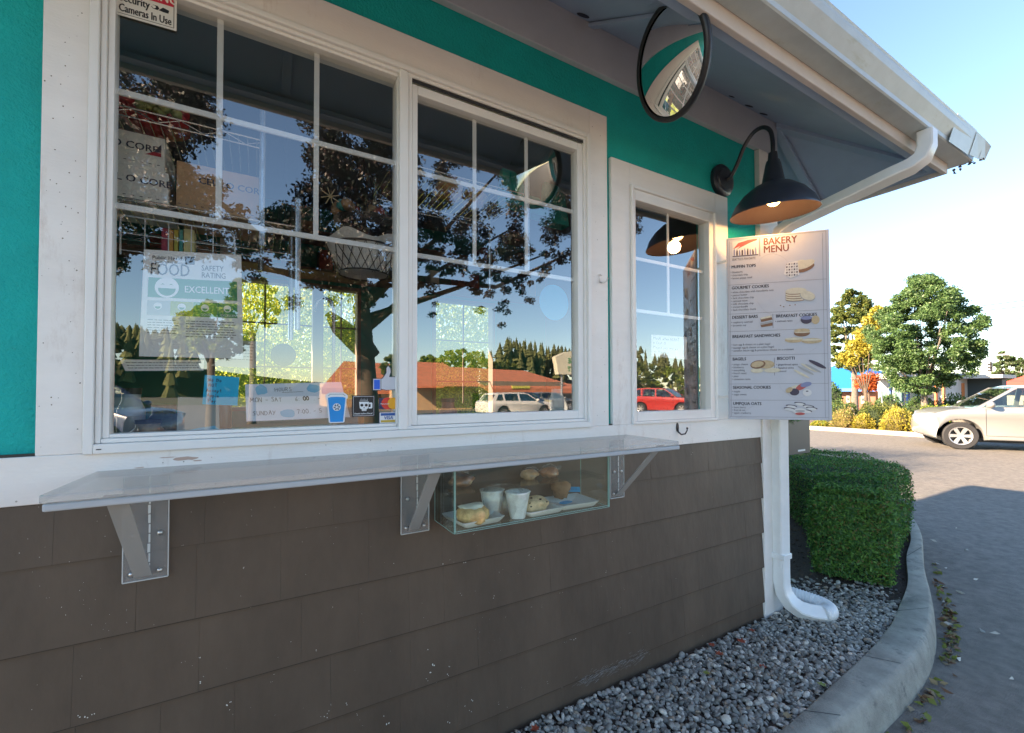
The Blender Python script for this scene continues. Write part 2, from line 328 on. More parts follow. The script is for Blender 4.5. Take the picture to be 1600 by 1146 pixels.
t3.box(1.425, 0, 1.1842, 1.543, .0197, 2.44); t3.box(2.192, 0, 1.1842, 2.305, .0197, 2.44); t3.box(1.5432, 0, 2.337, 2.1918, .0197, 2.44)
t3.build('window_trim', M_trim, shop, bevel=.0025)
cb = MB(); cb.box(2.602, -.0125, -.12, 2.690, .0198, 2.80); cb.box(2.692, -.006, -.12, 2.802, .0195, 2.80); cb.box(2.7802, .0197, -.12, 2.802, .16, 2.80)
cb.build('corner_board', M_trim, shop, bevel=.003)
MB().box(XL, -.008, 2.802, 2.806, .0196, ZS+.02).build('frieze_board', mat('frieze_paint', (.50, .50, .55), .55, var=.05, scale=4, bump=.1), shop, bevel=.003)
sp = MB(); rw = random.Random(77)
for k in range(120):
    if k < 60: x = rw.uniform(-.466, -.39); z = rw.uniform(1.2, 2.6); y = -.0004
    elif k < 90: x = rw.uniform(1.30, 1.395); z = rw.uniform(1.2, 2.6); y = -.0004
    else: x = rw.uniform(-.6, 2.55); z = rw.uniform(1.07, 1.18); y = -.0024
    r_ = rw.uniform(.0006, .0018); sp.flat([(x+r_*math.cos(a), z+r_*rw.uniform(.7, 1.3)*math.sin(a)) for a in (0, 1.1, 2.2, 3.3, 4.4, 5.4)], fxz(y))
sp.build('mildew_speck', mat('speck', (.16, .12, .09), .9), shop)
nl = MB()
for k in range(16): disc_x = -.5+k*.2; nl.flat([(disc_x+.0022*math.cos(a), 1.078+.0022*math.sin(a)) for a in [2*math.pi*j/8 for j in range(8)]], fxz(-.0025))
nl.build('nail_head', mat('nail', (.45, .42, .38), .5), shop)
# windows
def frame(mb, x0, x1, z0, z1, wd, y0, y1, wb=None, wt=None, wr=None):
    wb = wb or wd; wt = wt or wd; wr = wr or wd
    mb.box(x0, y0, z0, x0+wd, y1, z1); mb.box(x1-wr, y0, z0, x1, y1, z1)
    mb.box(x0+wd+.0003, y0, z0, x1-wr-.0003, y1, z0+wb); mb.box(x0+wd+.0003, y0, z1-wt, x1-wr-.0003, y1, z1)
def pane(x0, x1, z0, z1, y, parent, m=None): return MB().add([(x0, y, z0), (x1, y, z0), (x1, y, z1), (x0, y, z1)], [(0, 1, 2, 3)]).build('pane', m or M_glass, parent)
GY = .030
win = MB(); frame(win, W1[0], W1[1], W1[2], W1[3], .020, -.014, .10, wb=.026, wt=.018)
frame(win, W1[0]+.0205, W1[1]-.0205, W1[2]+.0265, W1[3]-.0185, .012, -.004, .09)
win.box(.4270, -.010, W1[2]+.0268, .458, .09, W1[3]-.019); win.box(.4585, -.002, W1[2]+.0268, .474, .09, W1[3]-.019)
wf = win.build('window', M_vinyl, shop, bevel=.003)
# fixed left light
g = MB(); frame(g, -.349, .4268, 1.221, 2.469, .014, .006, .05, wb=.010, wt=.010, wr=.004); g.build('glazing_bead', M_vinyl, wf, bevel=.002)
pane(-.336, .4240, 1.230, 2.462, GY, wf)
mu = MB(); ym, yn = .0335, .0400
for xx in (-.103, .163): mu.box(xx-.008, ym, 1.848, xx+.008, yn, 2.46)
for zz in (1.848, 2.162): mu.box(-.336, ym-.0005, zz-.0085, .4240, yn+.0005, zz+.0085)
mu.build('muntin_grid', M_munt, wf, bevel=.0015)
# sliding sash on the right
s2 = MB(); frame(s2, .4745, 1.2585, 1.2215, 2.452, .0215, .004, .05, wb=.036, wt=.034, wr=.031); sash = s2.build('sash', M_vinyl, wf, bevel=.003)
MB().box(.475, .001, 2.4565, 1.2585, .0035, 2.468).build('sash_gap_shade', M_dark, wf)  # dark strip in the gap stands in for the shadow line under the head
pane(.496, 1.2275, 1.2575, 2.418, GY, sash)
m2 = MB()
for xx in (.737, .978): m2.box(xx-.008, ym, 1.842, xx+.008, yn, 2.417)
for zz in (1.842, 2.150): m2.box(.496, ym-.0005, zz-.0085, 1.2275, yn+.0005, zz+.0085)
m2.build('muntin_grid', M_munt, wf, bevel=.0015)
MB().box(-.355, -.0147, 1.193, -.345, -.0141, 1.1955).build('weep_slot', M_dark, wf)
# third window
w3 = MB(); frame(w3, *W3, .014, -.012, .10); w3b = w3.build('window', M_vinyl, shop, bevel=.003)
w4 = MB(); frame(w4, 1.5593, 2.1757, 1.1963, 2.3207, .022, .0, .06, wb=.045, wt=.05, wr=.038); w4.build('sash', M_vinyl, w3b, bevel=.003)
pane(1.5805, 2.1380, 1.240, 2.2712, GY+.004, w3b)
m3 = MB(); m3.box(1.845, .0375, 1.74, 1.861, .044, 2.27)
for zz in (1.740, 2.00): m3.box(1.58, .037, zz-.0085, 2.138, .0445, zz+.0085)
m3.build('muntin_grid', M_munt, w3b, bevel=.0015)
# eaves: sloping soffit all round, fascia, gutter, hip boards
def ring(d): return [(XL-d, -d), (XR+.02+d, -d), (XR+.02+d, YB+d), (XL-d, YB+d)]
so_ = MB(); a = ring(.0); b = ring(EV)
so_.add([(x, y, ZS+.01) for x, y in a]+[(x, y, EZ+.045) for x, y in b], [(i, (i+1) % 4, 4+(i+1) % 4, 4+i) for i in range(4)])
soff = so_.build('soffit', M_soffit, shop)
fz = MB()
def ringbox(mb, d0, d1, z0, z1, m=0):
    a = ring(d0); b = ring(d1)
    mb.add([(x, y, z0) for x, y in a]+[(x, y, z0) for x, y in b]+[(x, y, z1) for x, y in a]+[(x, y, z1) for x, y in b],
           [q for i in range(4) for j in ((i+1) % 4,) for q in ((i, j, 4+j, 4+i), (8+i, 8+j, 12+j, 12+i), (4+i, 4+j, 12+j, 12+i), (i, j, 8+j, 8+i))], m)
ringbox(fz, EV-.002, EV+.022, EZ, EZ+.17); fz.build('fascia', mat('fascia_paint', (.66, .60, .56), .5, var=.06, scale=5), shop, bevel=.004)
lb = MB(); ringbox(lb, EV-.045, EV-.0025, EZ+.022, EZ+.044); lb.build('soffit_strip', M_soffit, shop)
# K-style gutter: swept profile (d outwards, z)
gp = [(.024, .055), (.100, .055), (.106, .060), (.108, .078), (.122, .100), (.140, .128), (.146, .150), (.146, .162), (.150, .170), (.143, .176), (.138, .168), (.132, .160), (.100, .075), (.026, .075)]
gu = MB(); nP = len(gp); vs = []
rr = random.Random(3)
P4 = ring(EV)
def sweep_corner(d):
    return [(x, y) for x, y in ring(EV+d)]
for (d, z) in gp: vs += [(x, y, EZ+z) for x, y in sweep_corner(d)]
fs = []
for i in range(nP):
    j = (i+1) % nP
    for k in range(4):
        l_ = (k+1) % 4; fs.append((i*4+k, j*4+k, j*4+l_, i*4+l_))
gu.add(vs, fs)
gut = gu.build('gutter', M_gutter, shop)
# bent, dented and dirty corner end of the gutter
cx, cy = XR+.02+EV, -EV; gd = MB()
for k, (t0, t1) in enumerate(((-.30, -.02), (-.02, .10), (.10, .17))):
    for (da, db) in (((.148, .172), (.148, .05)),):
        o0 = rr.uniform(0, .012); 
        gd.add([(cx+t0, cy-.150-.004*k, EZ+.178-.012*k), (cx+t1, cy-.153-.006*k, EZ+.172-.020*k), (cx+t1, cy-.118-.01*k, EZ+.052+.006*k), (cx+t0, cy-.114-.008*k, EZ+.050+.004*k)], [(0, 1, 2, 3)])
gdo = gd.build('end_patch', M_gutter, gut); sm = gdo.modifiers.new('s', 'SOLIDIFY'); sm.thickness = .0015
rg = MB()
for k in range(16):
    a = rr.uniform(-.16, .16); p = Vector((cx+.125+rr.uniform(-.05, .03), cy-.12+rr.uniform(-.02, .12), EZ+rr.choice([.05, .06, .175])+rr.uniform(-.01, .01)))
    rg.blob(p, (rr.uniform(.006, .018), rr.uniform(.006, .014), rr.uniform(.003, .008)), seed=k, amp=.5, sub=1)
rg.build('gutter_debris', mat('debris', (.10, .075, .05), .9), gut)
# seam, hip board, soffit ribs, vent holes
hb = MB()
def srow(x, y):   # soffit height
    d = max(-y, x-(XR+.02), 0); return ZS+.01+(EZ+.045-ZS-.01)*d/EV
p0, p1 = Vector((XR+.02, -.0, ZS+.002)), Vector((XR+.02+EV-.03, -EV+.03, EZ+.06))
dr = (p1-p0).normalized(); sdv = Vector((.707, .707, 0))
def plank(mb, p0, p1, wv, h, m=0):
    mb.add([p0-wv, p0+wv, p1+wv, p1-wv, p0-wv+Vector((0, 0, -h)), p0+wv+Vector((0, 0, -h)), p1+wv+Vector((0, 0, -h)), p1-wv+Vector((0, 0, -h))], [(0, 1, 2, 3), (4, 5, 6, 7), (0, 1, 5, 4), (1, 2, 6, 5), (2, 3, 7, 6), (3, 0, 4, 7)], m)
plank(hb, p0, p1, sdv*.028, .03); hb.build('hip_board', M_soffit, soff, bevel=.003); hb = MB()
plank(hb, Vector((XR+.022, 0, ZS)), Vector((XR+EV-.02, .02, EZ+.05)), Vector((0, .025, 0)), .028); hb.build('corner_board', M_soffit, soff, bevel=.003)
for x in (1.30, .1, -1.1, -2.3):
    hb = MB(); plank(hb, Vector((x, -.008, ZS)), Vector((x, -EV+.045, EZ+.075)), Vector((.018, 0, 0)), .018); hb.build('rafter_strip', M_soffit, soff, bevel=.003)
vh = MB()
for px, py, r_ in ((911, 8, .030), (1143, 147, .018), (1170, 152, .026), (1193, 164, .026)):
    x, z = W(px, py, -.045); yy = -.045; n = 16; sl_ = (EZ+.045-ZS-.01)/EV
    vh.add([(x+r_*math.cos(2*math.pi*k/n), yy+r_*.8*math.sin(2*math.pi*k/n), srow(x, yy)-.0015-sl_*r_*.8*math.sin(2*math.pi*k/n)) for k in range(n)], [tuple(range(n))])
vh.build('vent_hole', mat('vent_dark', (.02, .03, .06), .9), soff)
wr_ = MB(); wr_.tube([(2.86, -.03, 2.86), (2.95, -.10, 2.80), (3.02, -.2, 2.72), (3.06, -.3, 2.66)], .004, 6); pass
# roof
rf_ = MB(); a = ring(EV+.10); rz = EZ+.185; rdg = [(XL+1.2, YB/2, rz+1.15), (XR-1.2, YB/2, rz+1.15)]
rf_.add([(x, y, rz) for x, y in a]+rdg+[(x, y, rz-.012) for x, y in a], [(0, 1, 5, 4), (1, 2, 5), (2, 3, 4, 5), (3, 0, 4), (0, 1, 7, 6), (1, 2, 8, 7), (2, 3, 9, 8), (3, 0, 6, 9)])
rf_.build('roof', mat('roof_shingle', (.05, .05, .052), .9, var=.3, scale=30, bump=.5), shop)
# outer side and back walls (with openings for the back windows)
M_int = mat('interior_wall', (.10, .12, .14), .7, var=.06, scale=3)
BW = [(-.30, .76, 1.20, 2.22), (1.40, 2.05, 1.05, 2.22), (-2.5, -1.2, 1.2, 2.1)]
bw = MB(); xs = XL
for x0, x1, z0, z1 in sorted(BW):
    bw.box(xs, YB-.1, 0, x0, YB, ZS); bw.box(x0, YB-.1, 0, x1, YB, z0); bw.box(x0, YB-.1, z1, x1, YB, ZS); xs = x1
bw.box(xs, YB-.1, 0, XR-.003, YB, ZS); bw.box(XL, .1202, -.1, XL+.1, YB-.1005, ZS); bw.box(XR-.1, .1202, -.1, XR-.004, YB-.1005, ZS)
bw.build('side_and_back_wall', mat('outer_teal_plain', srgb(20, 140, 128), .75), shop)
it = MB(); it.box(XL+.11, .12, ZS-.17, XR-.11, YB-.11, ZS-.15); it.box(XL+.11, .12, .0, XR-.11, YB-.11, .02)
it.box(XR-.13, .125, .02, XR-.105, YB-.12, ZS-.17); it.box(XL+.105, .125, .02, XL+.13, YB-.12, ZS-.17)
it.build('interior_lining', M_int, shop)
bwn = MB()
for x0, x1, z0, z1 in BW:
    frame(bwn, x0, x1, z0, z1, .03, YB-.115, YB-.02)
    for k in (1, 2): zz = z0+(z1-z0)*k/3; bwn.box(x0+.03, YB-.06, zz-.006, x1-.03, YB-.05, zz+.006)
bwn.box(.385, YB-.12, 1.23, .465, YB-.03, 2.19)
for xx in (.05, .61, 1.73): bwn.box(xx-.006, YB-.06, 1.23, xx+.006, YB-.05, 2.19)
bwn.build('back_window', mat('back_frame', (.16, .13, .11), .5), shop)
# downspout
ds = MB(); sec = [(-.036, -.026), (-.03, -.032), (.03, -.032), (.036, -.026), (.036, .026), (.03, .032), (-.03, .032), (-.036, .026)]
pth = [(2.885, -.690, 2.635), (2.885, -.690, 2.56), (2.885, -.672, 2.512), (2.872, -.63, 2.482), (2.85, -.56, 2.463), (2.735, -.12, 2.335), (2.722, -.065, 2.30), (2.718, -.047, 2.24), (2.716, -.045, .30)]
ds.tube(pth, 1, sec=sec); ds.build('downspout', M_spout, shop, smooth=True, auto=35)
for z in (.36, 2.0): MB().box(2.672, -.084, z-.016, 2.760, -.005, z+.016).build('downspout_strap', M_spout, shop, bevel=.003)
el = MB(); pts = []
pth2 = [(2.716, -.045, .34), (2.716, -.045, .20), (2.720, -.056, .14), (2.736, -.085, .09), (2.762, -.122, .060), (2.80, -.163, .048), (2.85, -.202, .044)]
el.tube(pth2, [1.02, 1.05, 1.05, 1.08, 1.1, 1.1, 1.1], sec=sec)
el.build('elbow', M_spout, shop, smooth=True, auto=35)
fx = MB(); cc = [Vector(p) for p in ((2.845, -.200, .048), (2.895, -.212, .048), (2.938, -.188, .050), (2.957, -.135, .052), (2.952, -.075, .055), (2.932, -.015, .06), (2.905, .05, .065), (2.87, .115, .07))]
fine = []
for i in range(len(cc)-1):
    for k in range(12): 
        t = k/12; a_, b_, c_, d_ = cc[max(i-1, 0)], cc[i], cc[i+1], cc[min(i+2, len(cc)-1)]
        fine.append(.5*((2*b_)+(c_-a_)*t+(2*a_-5*b_+4*c_-d_)*t*t+(3*b_-a_-3*c_+d_)*t**3))
fx.tube(fine, [.043+.0032*(1 if k % 3 == 0 else -.6) for k in range(len(fine))], n=18)
fx.build('flexible_outlet', M_spout, shop, smooth=True)

# ================================================================== COUNTER SHELF, BRACKETS
shelf = thing('counter_shelf', 'long grey acrylic counter ledge on clear brackets under the service windows', 'shelf', (0, 0, 1.11))
M_led = mat('counter_top_grey', (.50, .50, .48), .16, var=.05, scale=5, dirt=((.30, .20, .16), 5, .66, .25), coat=.4)
M_led.node_tree.nodes['Principled BSDF'].inputs['Alpha'].default_value = .42
sb = MB(); pl = [(-.357, -.0025), (-.372, -.300), (-.362, -.312), (1.478, -.322), (1.492, -.310), (1.505, -.0025)]
sb.prism(pl, lambda u, v, t: (u, v, t), 1.120, 1.1375); sb.build('shelf_board', M_led, shelf, bevel=.004, seg=3)
MB().prism([(-.366, -.306), (1.49, -.318), (1.49, -.297), (-.366, -.285)], lambda u, v, t: (u, v, t), 1.1035, 1.1198).build('edge_strip', mat('clear_edge_strip', (.42, .46, .50), .12), shelf, bevel=.004)
M_brace = mat('acrylic_brace', (.52, .54, .55), .2, coat=.3); M_brace.node_tree.nodes['Principled BSDF'].inputs['Alpha'].default_value = .6
M_plate = mat('acrylic_plate', (.50, .51, .51), .15, var=.15, scale=12, coat=.3); M_plate.node_tree.nodes['Principled BSDF'].inputs['Alpha'].default_value = .22
def bracket(x0, x1, zb, lean=0):
    br = MB(); br.box(x0, -.0135, zb, x1, -.0085, 1.1165); b = br.build('bracket', M_plate, shelf, bevel=.0008, label=None)
    e = MB(); xm = (x0+x1)/2+.012
    for xx in (x0, x1): e.box(xx-.0011, -.0142, zb, xx+.0011, -.0082, 1.1165)
    e.box(x0, -.0142, zb-.0015, x1, -.0082, zb+.0008); e.build('bracket_edge', mat('acrylic_edge', (.55, .58, .58), .2), b)
    gs = MB(); xa_, xb_ = x0+.018, x0+.056; zt_ = 1.1195
    gs.add([(xa_, -.272, zt_), (xb_, -.272, zt_), (xb_, -.266, zt_), (xa_, -.266, zt_), (xa_+.006, -.0200, zb+.012), (xb_+.006, -.0200, zb+.012), (xb_+.006, -.0140, zb+.012), (xa_+.006, -.0140, zb+.012)], [(0, 1, 2, 3), (4, 5, 6, 7), (0, 1, 5, 4), (1, 2, 6, 5), (2, 3, 7, 6), (3, 0, 4, 7)]); gs.build('brace', M_brace, b)
    glu = MB()
    for k in range(10):
        z = zb+.02+k*(1.10-zb)/10.; glu.box(xm-.006-random.Random(k).uniform(0, .003), -.0145, z, xm-.003, -.0137, z+(1.10-zb)/10.-.003)
    glu.build('glue_line', mat('glue', (.62, .64, .62), .5), b)
    for (sx, sz) in ((x0+.018, zb+.02), (x1-.018, zb+.02), (x0+.022, zb+.12), (x1-.018, zb+.12)):
        T = Matrix.Translation((sx, -.0138, sz)) @ Matrix.Rotation(R(90), 4, 'X'); s_ = MB(); s_.lathe([(.0001, .0055), (.0035, .005), (.0062, .0025), (.0066, 0)], n=14, T=T); s_.build('screw', mat('zinc', (.62, .62, .60), .3, metal=.9), b, smooth=True)
bracket(-.300, -.205, .842); bracket(.434, .534, .848); bracket(1.395, 1.478, .852)
# flakes of bare paint on the belly board
pf = MB(); rf2 = random.Random(12)
for px, py, w_, h_ in ((289, 717, .034, .0055), (262, 715, .02, .0015), (308, 720, .012, .002), (218, 731, .012, .0015)):
    x, z = W(px, py, -.003); pf.flat([(x+w_*math.cos(2*math.pi*k/14)*rf2.uniform(.75, 1.1), z+h_*math.sin(2*math.pi*k/14)*rf2.uniform(.6, 1.2)) for k in range(14)], fxz(-.0026))
pf.build('peeled_paint', mat('bare_primer', (.50, .36, .29), .7), shop)

# ================================================================== GLASS DISPLAY CASE
case = thing('display_case', 'glass pastry case hung under the counter shelf with pastries inside', 'display case', (.89, -.1, .88))
cx0, cx1, cy0, cy1, cz0, cz1 = .557, 1.226, -.190, -.009, .878, 1.097
def slab(x0, y0, z0, x1, y1, z1, nm='glass_panel'): 
    return MB().box(x0, y0, z0, x1, y1, z1).build(nm, M_case, case)
slab(cx0+.006, cy0, cz0+.006, cx1-.006, cy0+.005, cz1); slab(cx0, cy0, cz0+.006, cx0+.005, cy1, cz1); slab(cx1-.005, cy0, cz0+.006, cx1, cy1, cz1); slab(cx0, cy0, cz0, cx1, cy1, cz0+.0055, 'glass_floor')
ee = MB()
for a in ((cx0, cy0, cz0, cx0+.0055, cy0+.0055, cz1), (cx1-.0055, cy0, cz0, cx1, cy0+.0055, cz1), (cx0+.006, cy0-.0006, cz0+.0055, cx1-.006, cy0+.0006, cz0+.0075), (cx0+.006, cy0-.0008, cz0-.0004, cx1-.006, cy0+.0008, cz0+.0012), (cx0-.0006, cy0+.006, cz0-.0004, cx0+.0016, cy1, cz0+.0016), (cx0-.0006, cy1-.002, cz0, cx0+.0012, cy1, cz1), (cx1-.0016, cy0+.006, cz0-.0004, cx1+.0006, cy1, cz0+.0016), (cx1-.002, cy1-.002, cz0, cx1, cy1, cz1)): ee.box(*a)
ee.build('glass_edge', M_edge, case)
lg = MB()
for z in (.985, .992, 1.0): 
    lg.box(cx0+.0055, cy0+.02, z, cx0+.0085+.012, cy1-.01, z+.0025); lg.box(cx1-.0205, cy0+.02, z, cx1-.0055, cy1-.01, z+.0025)
lg.build('shelf_ledge', M_acr, case)
slab(cx0+.02, cy0+.03, .9955, cx1-.02, cy1-.002, .9985, 'glass_shelf')
M_tray = mat('white_tray', (.90, .90, .89), .25)
def tray(name, lab, cx, cy, w, d, rz, z=.885):
    t = thing(name, lab, 'tray', (cx, cy, z), 'white trays in the pastry case')
    T = Matrix.Translation((cx, cy, z)) @ Matrix.Rotation(rz, 4, 'Z')
    mb = MB(); L = [(w*.38, d*.42, 0), (w*.42, d*.44, .002), (w*.5, d*.5, .013), (w*.505, d*.505, .014), (w*.49, d*.49, .0145), (w*.41, d*.43, .004), (.0, .0, .004)]
    def rr_(a, b): return [(a-.006, b), (-a+.006, b), (-a, b-.006), (-a, -b+.006), (-a+.006, -b), (a-.006, -b), (a, -b+.006), (a, b-.006)] if a > .01 else [(0, 0)]*8
    vs = []; fs = []
    for a, b, c in L: vs += [T @ Vector((u, v, c)) for u, v in rr_(a, b)]
    for i in range(len(L)-1): fs += [(i*8+j, i*8+(j+1) % 8, (i+1)*8+(j+1) % 8, (i+1)*8+j) for j in range(8)]
    fs.append(tuple(range(8))[::-1]); mb.add(vs, fs); mb.build('dish', M_tray, t, smooth=True, auto=50); return t
tray('serving_tray', 'white tray holding the iced roll, leftmost in the glass case', .665, -.102, .150, .150, .10)
tray('serving_tray', 'white tray holding the chunky cookie, in the middle of the glass case', .925, -.118, .150, .125, .05)
tray('serving_tray', 'white tray with blue price card at the right end of the glass case', 1.092, -.100, .165, .145, -.05)
# iced roll
rl = thing('iced_roll', 'golden cinnamon roll topped with white icing on the left tray', 'pastry', (.648, -.128, .8905))
b_ = MB(); 
def spiral(q): return q
prof = [(0, 0), (.028, 0), (.0355, .006), (.038, .018), (.0365, .030), (.030, .037), (.015, .040), (0, .0405)]
b_.lathe(prof, (.648, -.135, .8905), n=40)
b_.v = [(x+.0022*math.sin(9*math.atan2(y+.135, x-.648)+z*130), y+.0022*math.cos(7*math.atan2(y+.135, x-.648)), z) for x, y, z in b_.v]
b_.build('bun', mat('baked_golden', (.62, .33, .12), .5, var=.35, scale=40, col2=(.80, .50, .22), bump=.3, bscale=60), rl, smooth=True)
i_ = MB(); i_.blob((.650, -.133, .9265), (.031, .028, .0095), seed=3, amp=.16, sub=3); i_.build('icing', mat('icing', (.82, .79, .68), .3), rl, smooth=True)
ck = thing('chunky_cookie', 'pale scone with dark chocolate chunks on the middle tray', 'pastry', (.905, -.125, .89))
c_ = MB(); c_.blob((.905, -.125, .909), (.043, .036, .021), seed=5, amp=.13, sub=3); c_.build('crumb', mat('cookie_crumb', (.70, .50, .30), .8, var=.25, scale=60, bump=.6, bscale=80), ck, smooth=True)
c2 = MB(); rq = random.Random(7)
for k in range(24): 
    a = rq.uniform(0, 6.28); e = rq.uniform(.05, 1.2); p = Vector((.905+.044*math.cos(a)*math.cos(e), -.125+.035*math.sin(a)*math.cos(e), .909+.022*math.sin(e))); c2.blob(p, (.004, .0035, .003), seed=k, sub=1)
c2.build('chocolate_chunk', mat('chocolate', (.05, .025, .015), .4), ck)
mf = thing('brown_muffin', 'dark brown muffin behind the trays at the right of the glass case', 'pastry', (1.09, -.045, .89))
m_ = MB(); m_.lathe([(0, 0), (.020, 0), (.026, .022), (.034, .03), (.033, .045), (.018, .056), (0, .058)], (1.09, -.045, .8995), n=28); m_.v = [(x+.002*math.sin(z*200+x*300), y, z+.002*math.sin(x*260)) for x, y, z in m_.v]
m_.build('muffin_body', mat('brown_bake', (.34, .18, .09), .7, var=.35, scale=50, bump=.6), mf, smooth=True)
M_blue = mat('blue_card', srgb(40, 160, 215), .5)
for (x, y, z, rx, rz, lab) in ((1.062, -.118, .9015, 10, .1, 'round-cornered blue price card lying on the right tray'), (1.145, -.050, .9300, 48, -.55, 'blue price card leaning on the brown muffin')):
    T = Matrix.Translation((x, y, z)) @ Matrix.Rotation(rz, 4, 'Z') @ Matrix.Rotation(R(rx), 4, 'X')
    o = thing('price_card', lab, 'card', (x, y, z), 'blue price cards in the case'); q = MB(); q.prism([(.034*math.cos(a)*(1 if abs(math.cos(a)) < .9 else .96), .013*math.sin(a)) for a in [2*math.pi*k/20 for k in range(20)]] if rx == 10 else [(-.034, -.012), (.034, -.012), (.034, .012), (-.034, .012)], lambda u, v, t: T @ Vector((u, v, t)), 0, .0008); q.build('card', M_blue, o)
    q = MB()
    for k, yy in enumerate((.004, -.002)):
        xx = -.020
        while xx < .018: L = rq.uniform(.003, .007); q.flat([(xx, yy), (xx+L, yy+.0006), (xx+L, yy+.0022), (xx, yy+.0018)], lambda u, v, t: T @ Vector((u, v, .0011))); xx += L+.002
    q.build('handwriting', mat('ink_blue', (.02, .10, .25), .6), o)
# bag of wrapped cups
cu = thing('wrapped_cups', 'clear bag of two white sample cups standing in the middle of the glass case', 'cups', (.79, -.11, .884))
for k, (x, y, rz_) in enumerate(((.765, -.085, 0), (.812, -.140, .2))):
    q = MB(); q.lathe([(.019, .0), (.020, .003), (.030, .072), (.0325, .076), (.031, .079), (.028, .074), (.0, .072)], (x, y, .8842), n=26); q.v = [(a+.0013*math.sin(b*300+c*90), b+.0015*math.sin(a*280+c*60), c) for a, b, c in q.v]
    q.build('cup', mat('cup_white', (.90, .91, .93), .45, var=.16, scale=60, bump=.3), cu, smooth=True)
q = MB(); q.lathe([(.042, 0), (.050, .03), (.053, .07), (.040, .092), (.010, .098)], (.785, -.108, .8845), n=40); q.v = [(a+.004*math.sin(9*math.atan2(b+.108, a-.785)+c*70), b+.003*math.cos(8*math.atan2(b+.108, a-.785)-c*60), c) for a, b, c in q.v]
q.build('cellophane', glass('cellophane', (.95, .96, .96), base=.06, add=.7, rough=.12), cu, smooth=True)
for (x, y, s, sd0, nm, lab, co_) in ((.645, -.050, .8, 1, 'bagged_pastry', 'dark brown pastry in clear wrap on the upper shelf, at the left', (.26, .12, .06)), (.93, -.060, .72, 2, 'bagged_pastry', 'caramel coloured pastry in clear wrap on the upper shelf, at the middle', (.55, .31, .15)), (1.015, -.075, .75, 3, 'bagged_pastry', 'reddish brown bun in clear wrap on the upper shelf, furthest right', (.45, .20, .10))):
    o = thing(nm, lab, 'pastry', (x, y, 1.0)); q = MB(); q.blob((x, y, 1.0+.024*s), (.056*s, .045*s, .028*s), seed=sd0, amp=.12, sub=3); q.build('pastry_body', mat('pastry_%d' % sd0, co_, .5, var=.4, scale=35, bump=.4), o, smooth=True)
    q = MB(); q.blob((x, y, 1.001+.029*s), (.066*s, .054*s, .034*s), seed=sd0+9, amp=.22, sub=3); q.build('cellophane', MATS['cellophane'], o)

for o_, k_ in ((rl, 1.42), (ck, 1.40), (mf, 1.25), (cu, 1.25)): o_.scale = (k_,)*3
cu.scale = (1.45, 1.3, 1.22)
for o_ in [o for o in C.objects if o.name.startswith('serving_tray')]: o_.scale = (1.12, 1.08, 1.5)
# ================================================================== HOOKS, MIRROR, LAMP
M_hook = mat('hook_metal', (.05, .05, .055), .35, metal=.6)
def hook(x, z, lab, s=1.0, m=None, wire=False):
    o = thing('coat_hook', lab, 'hook', (x, 0, z)); m = m or M_hook
    if not wire:
        q = MB(); q.prism([(x+.009*s*math.cos(a)*(1.0 if z else 1), z+.022*s*math.sin(a)) for a in [2*math.pi*k/18 for k in range(18)]], fxz(-.0022), 0, .004); q.build('back_plate', m, o, bevel=.001)
        q = MB(); q.tube([(x, -.006, z-.004*s), (x+.001, -.008, z-.022*s), (x+.006*s, -.022, z-.034*s), (x+.016*s, -.038, z-.030*s), (x+.022*s, -.044, z-.014*s), (x+.022*s, -.045, z-.006*s)], [.004*s, .004*s, .0038*s, .0035*s, .003*s, .0032*s], 8); q.blob((x+.022*s, -.045, z-.003*s), (.0052*s,)*3, amp=0, sub=2); q.build('prong', m, o, smooth=True)
    else:
        q = MB(); q.tube([(x-.010, -.004, z-.02), (x-.014, -.005, z+.006), (x-.008, -.004, z+.020), (x+.002, -.003, z+.016)], .0016, 6); q.build('wire_loop', m, o, smooth=True)
        q = MB(); q.tube([(x-.006, -.004, z-.016), (x+.004, -.016, z-.020), (x+.012, -.028, z-.012), (x+.014, -.030, z+.002)], .0032, 8); q.build('prong', m, o, smooth=True)
x, z = W(1060, 668, -.01); hook(x, z, 'dark metal coat hook screwed to the white board below the narrow window', 1.05)
x, z = W(940, 436, -.005); hook(x, z, 'bent wire hook on the white trim right of the sliding window', 1, mat('zinc', (.6, .6, .6), .3, metal=.9), True)
# convex mirror
mc = Vector((1.314, -.433, 2.556)); mn = Vector((-.985, .22, -.30)).normalized(); Dm = .380
mir = thing('convex_mirror', 'round convex safety mirror with black rim hanging under the eave', 'mirror', mc)
mx_ = mn.cross(Vector((0, 0, 1))).normalized(); my_ = mx_.cross(mn); T = Matrix((( mx_.x, my_.x, mn.x, mc.x), (mx_.y, my_.y, mn.y, mc.y), (mx_.z, my_.z, mn.z, mc.z), (0, 0, 0, 1)))
q = MB(); Rm = .50; r0 = Dm/2-.012; q.lathe([(max(r0*k/16, 1e-4), math.sqrt(Rm*Rm-(r0*k/16)**2)-math.sqrt(Rm*Rm-r0*r0)) for k in range(17)], n=64, T=T); q.build('mirror_face', mat('mirror', (.88, .9, .9), .02, metal=1), mir, smooth=True)
q = MB(); q.lathe([(r0-.006, .006), (r0, .009), (r0+.012, .006), (r0+.014, -.004), (r0+.010, -.016), (r0-.004, -.016)], n=64, T=T); q.build('rim', M_black, mir, smooth=True)
q = MB(); q.lathe([(1e-4, -.03), (r0*.6, -.024), (r0, -.012)], n=40, T=T); q.build('back_shell', M_black, mir, smooth=True)
q = MB(); q.tube([mc-mn*.02, mc-mn*.09+Vector((0, 0, .03)), Vector((1.50, -.40, srow(1.5, -.40)+.01))], .009, 10); q.build('arm', M_black, mir, smooth=True)
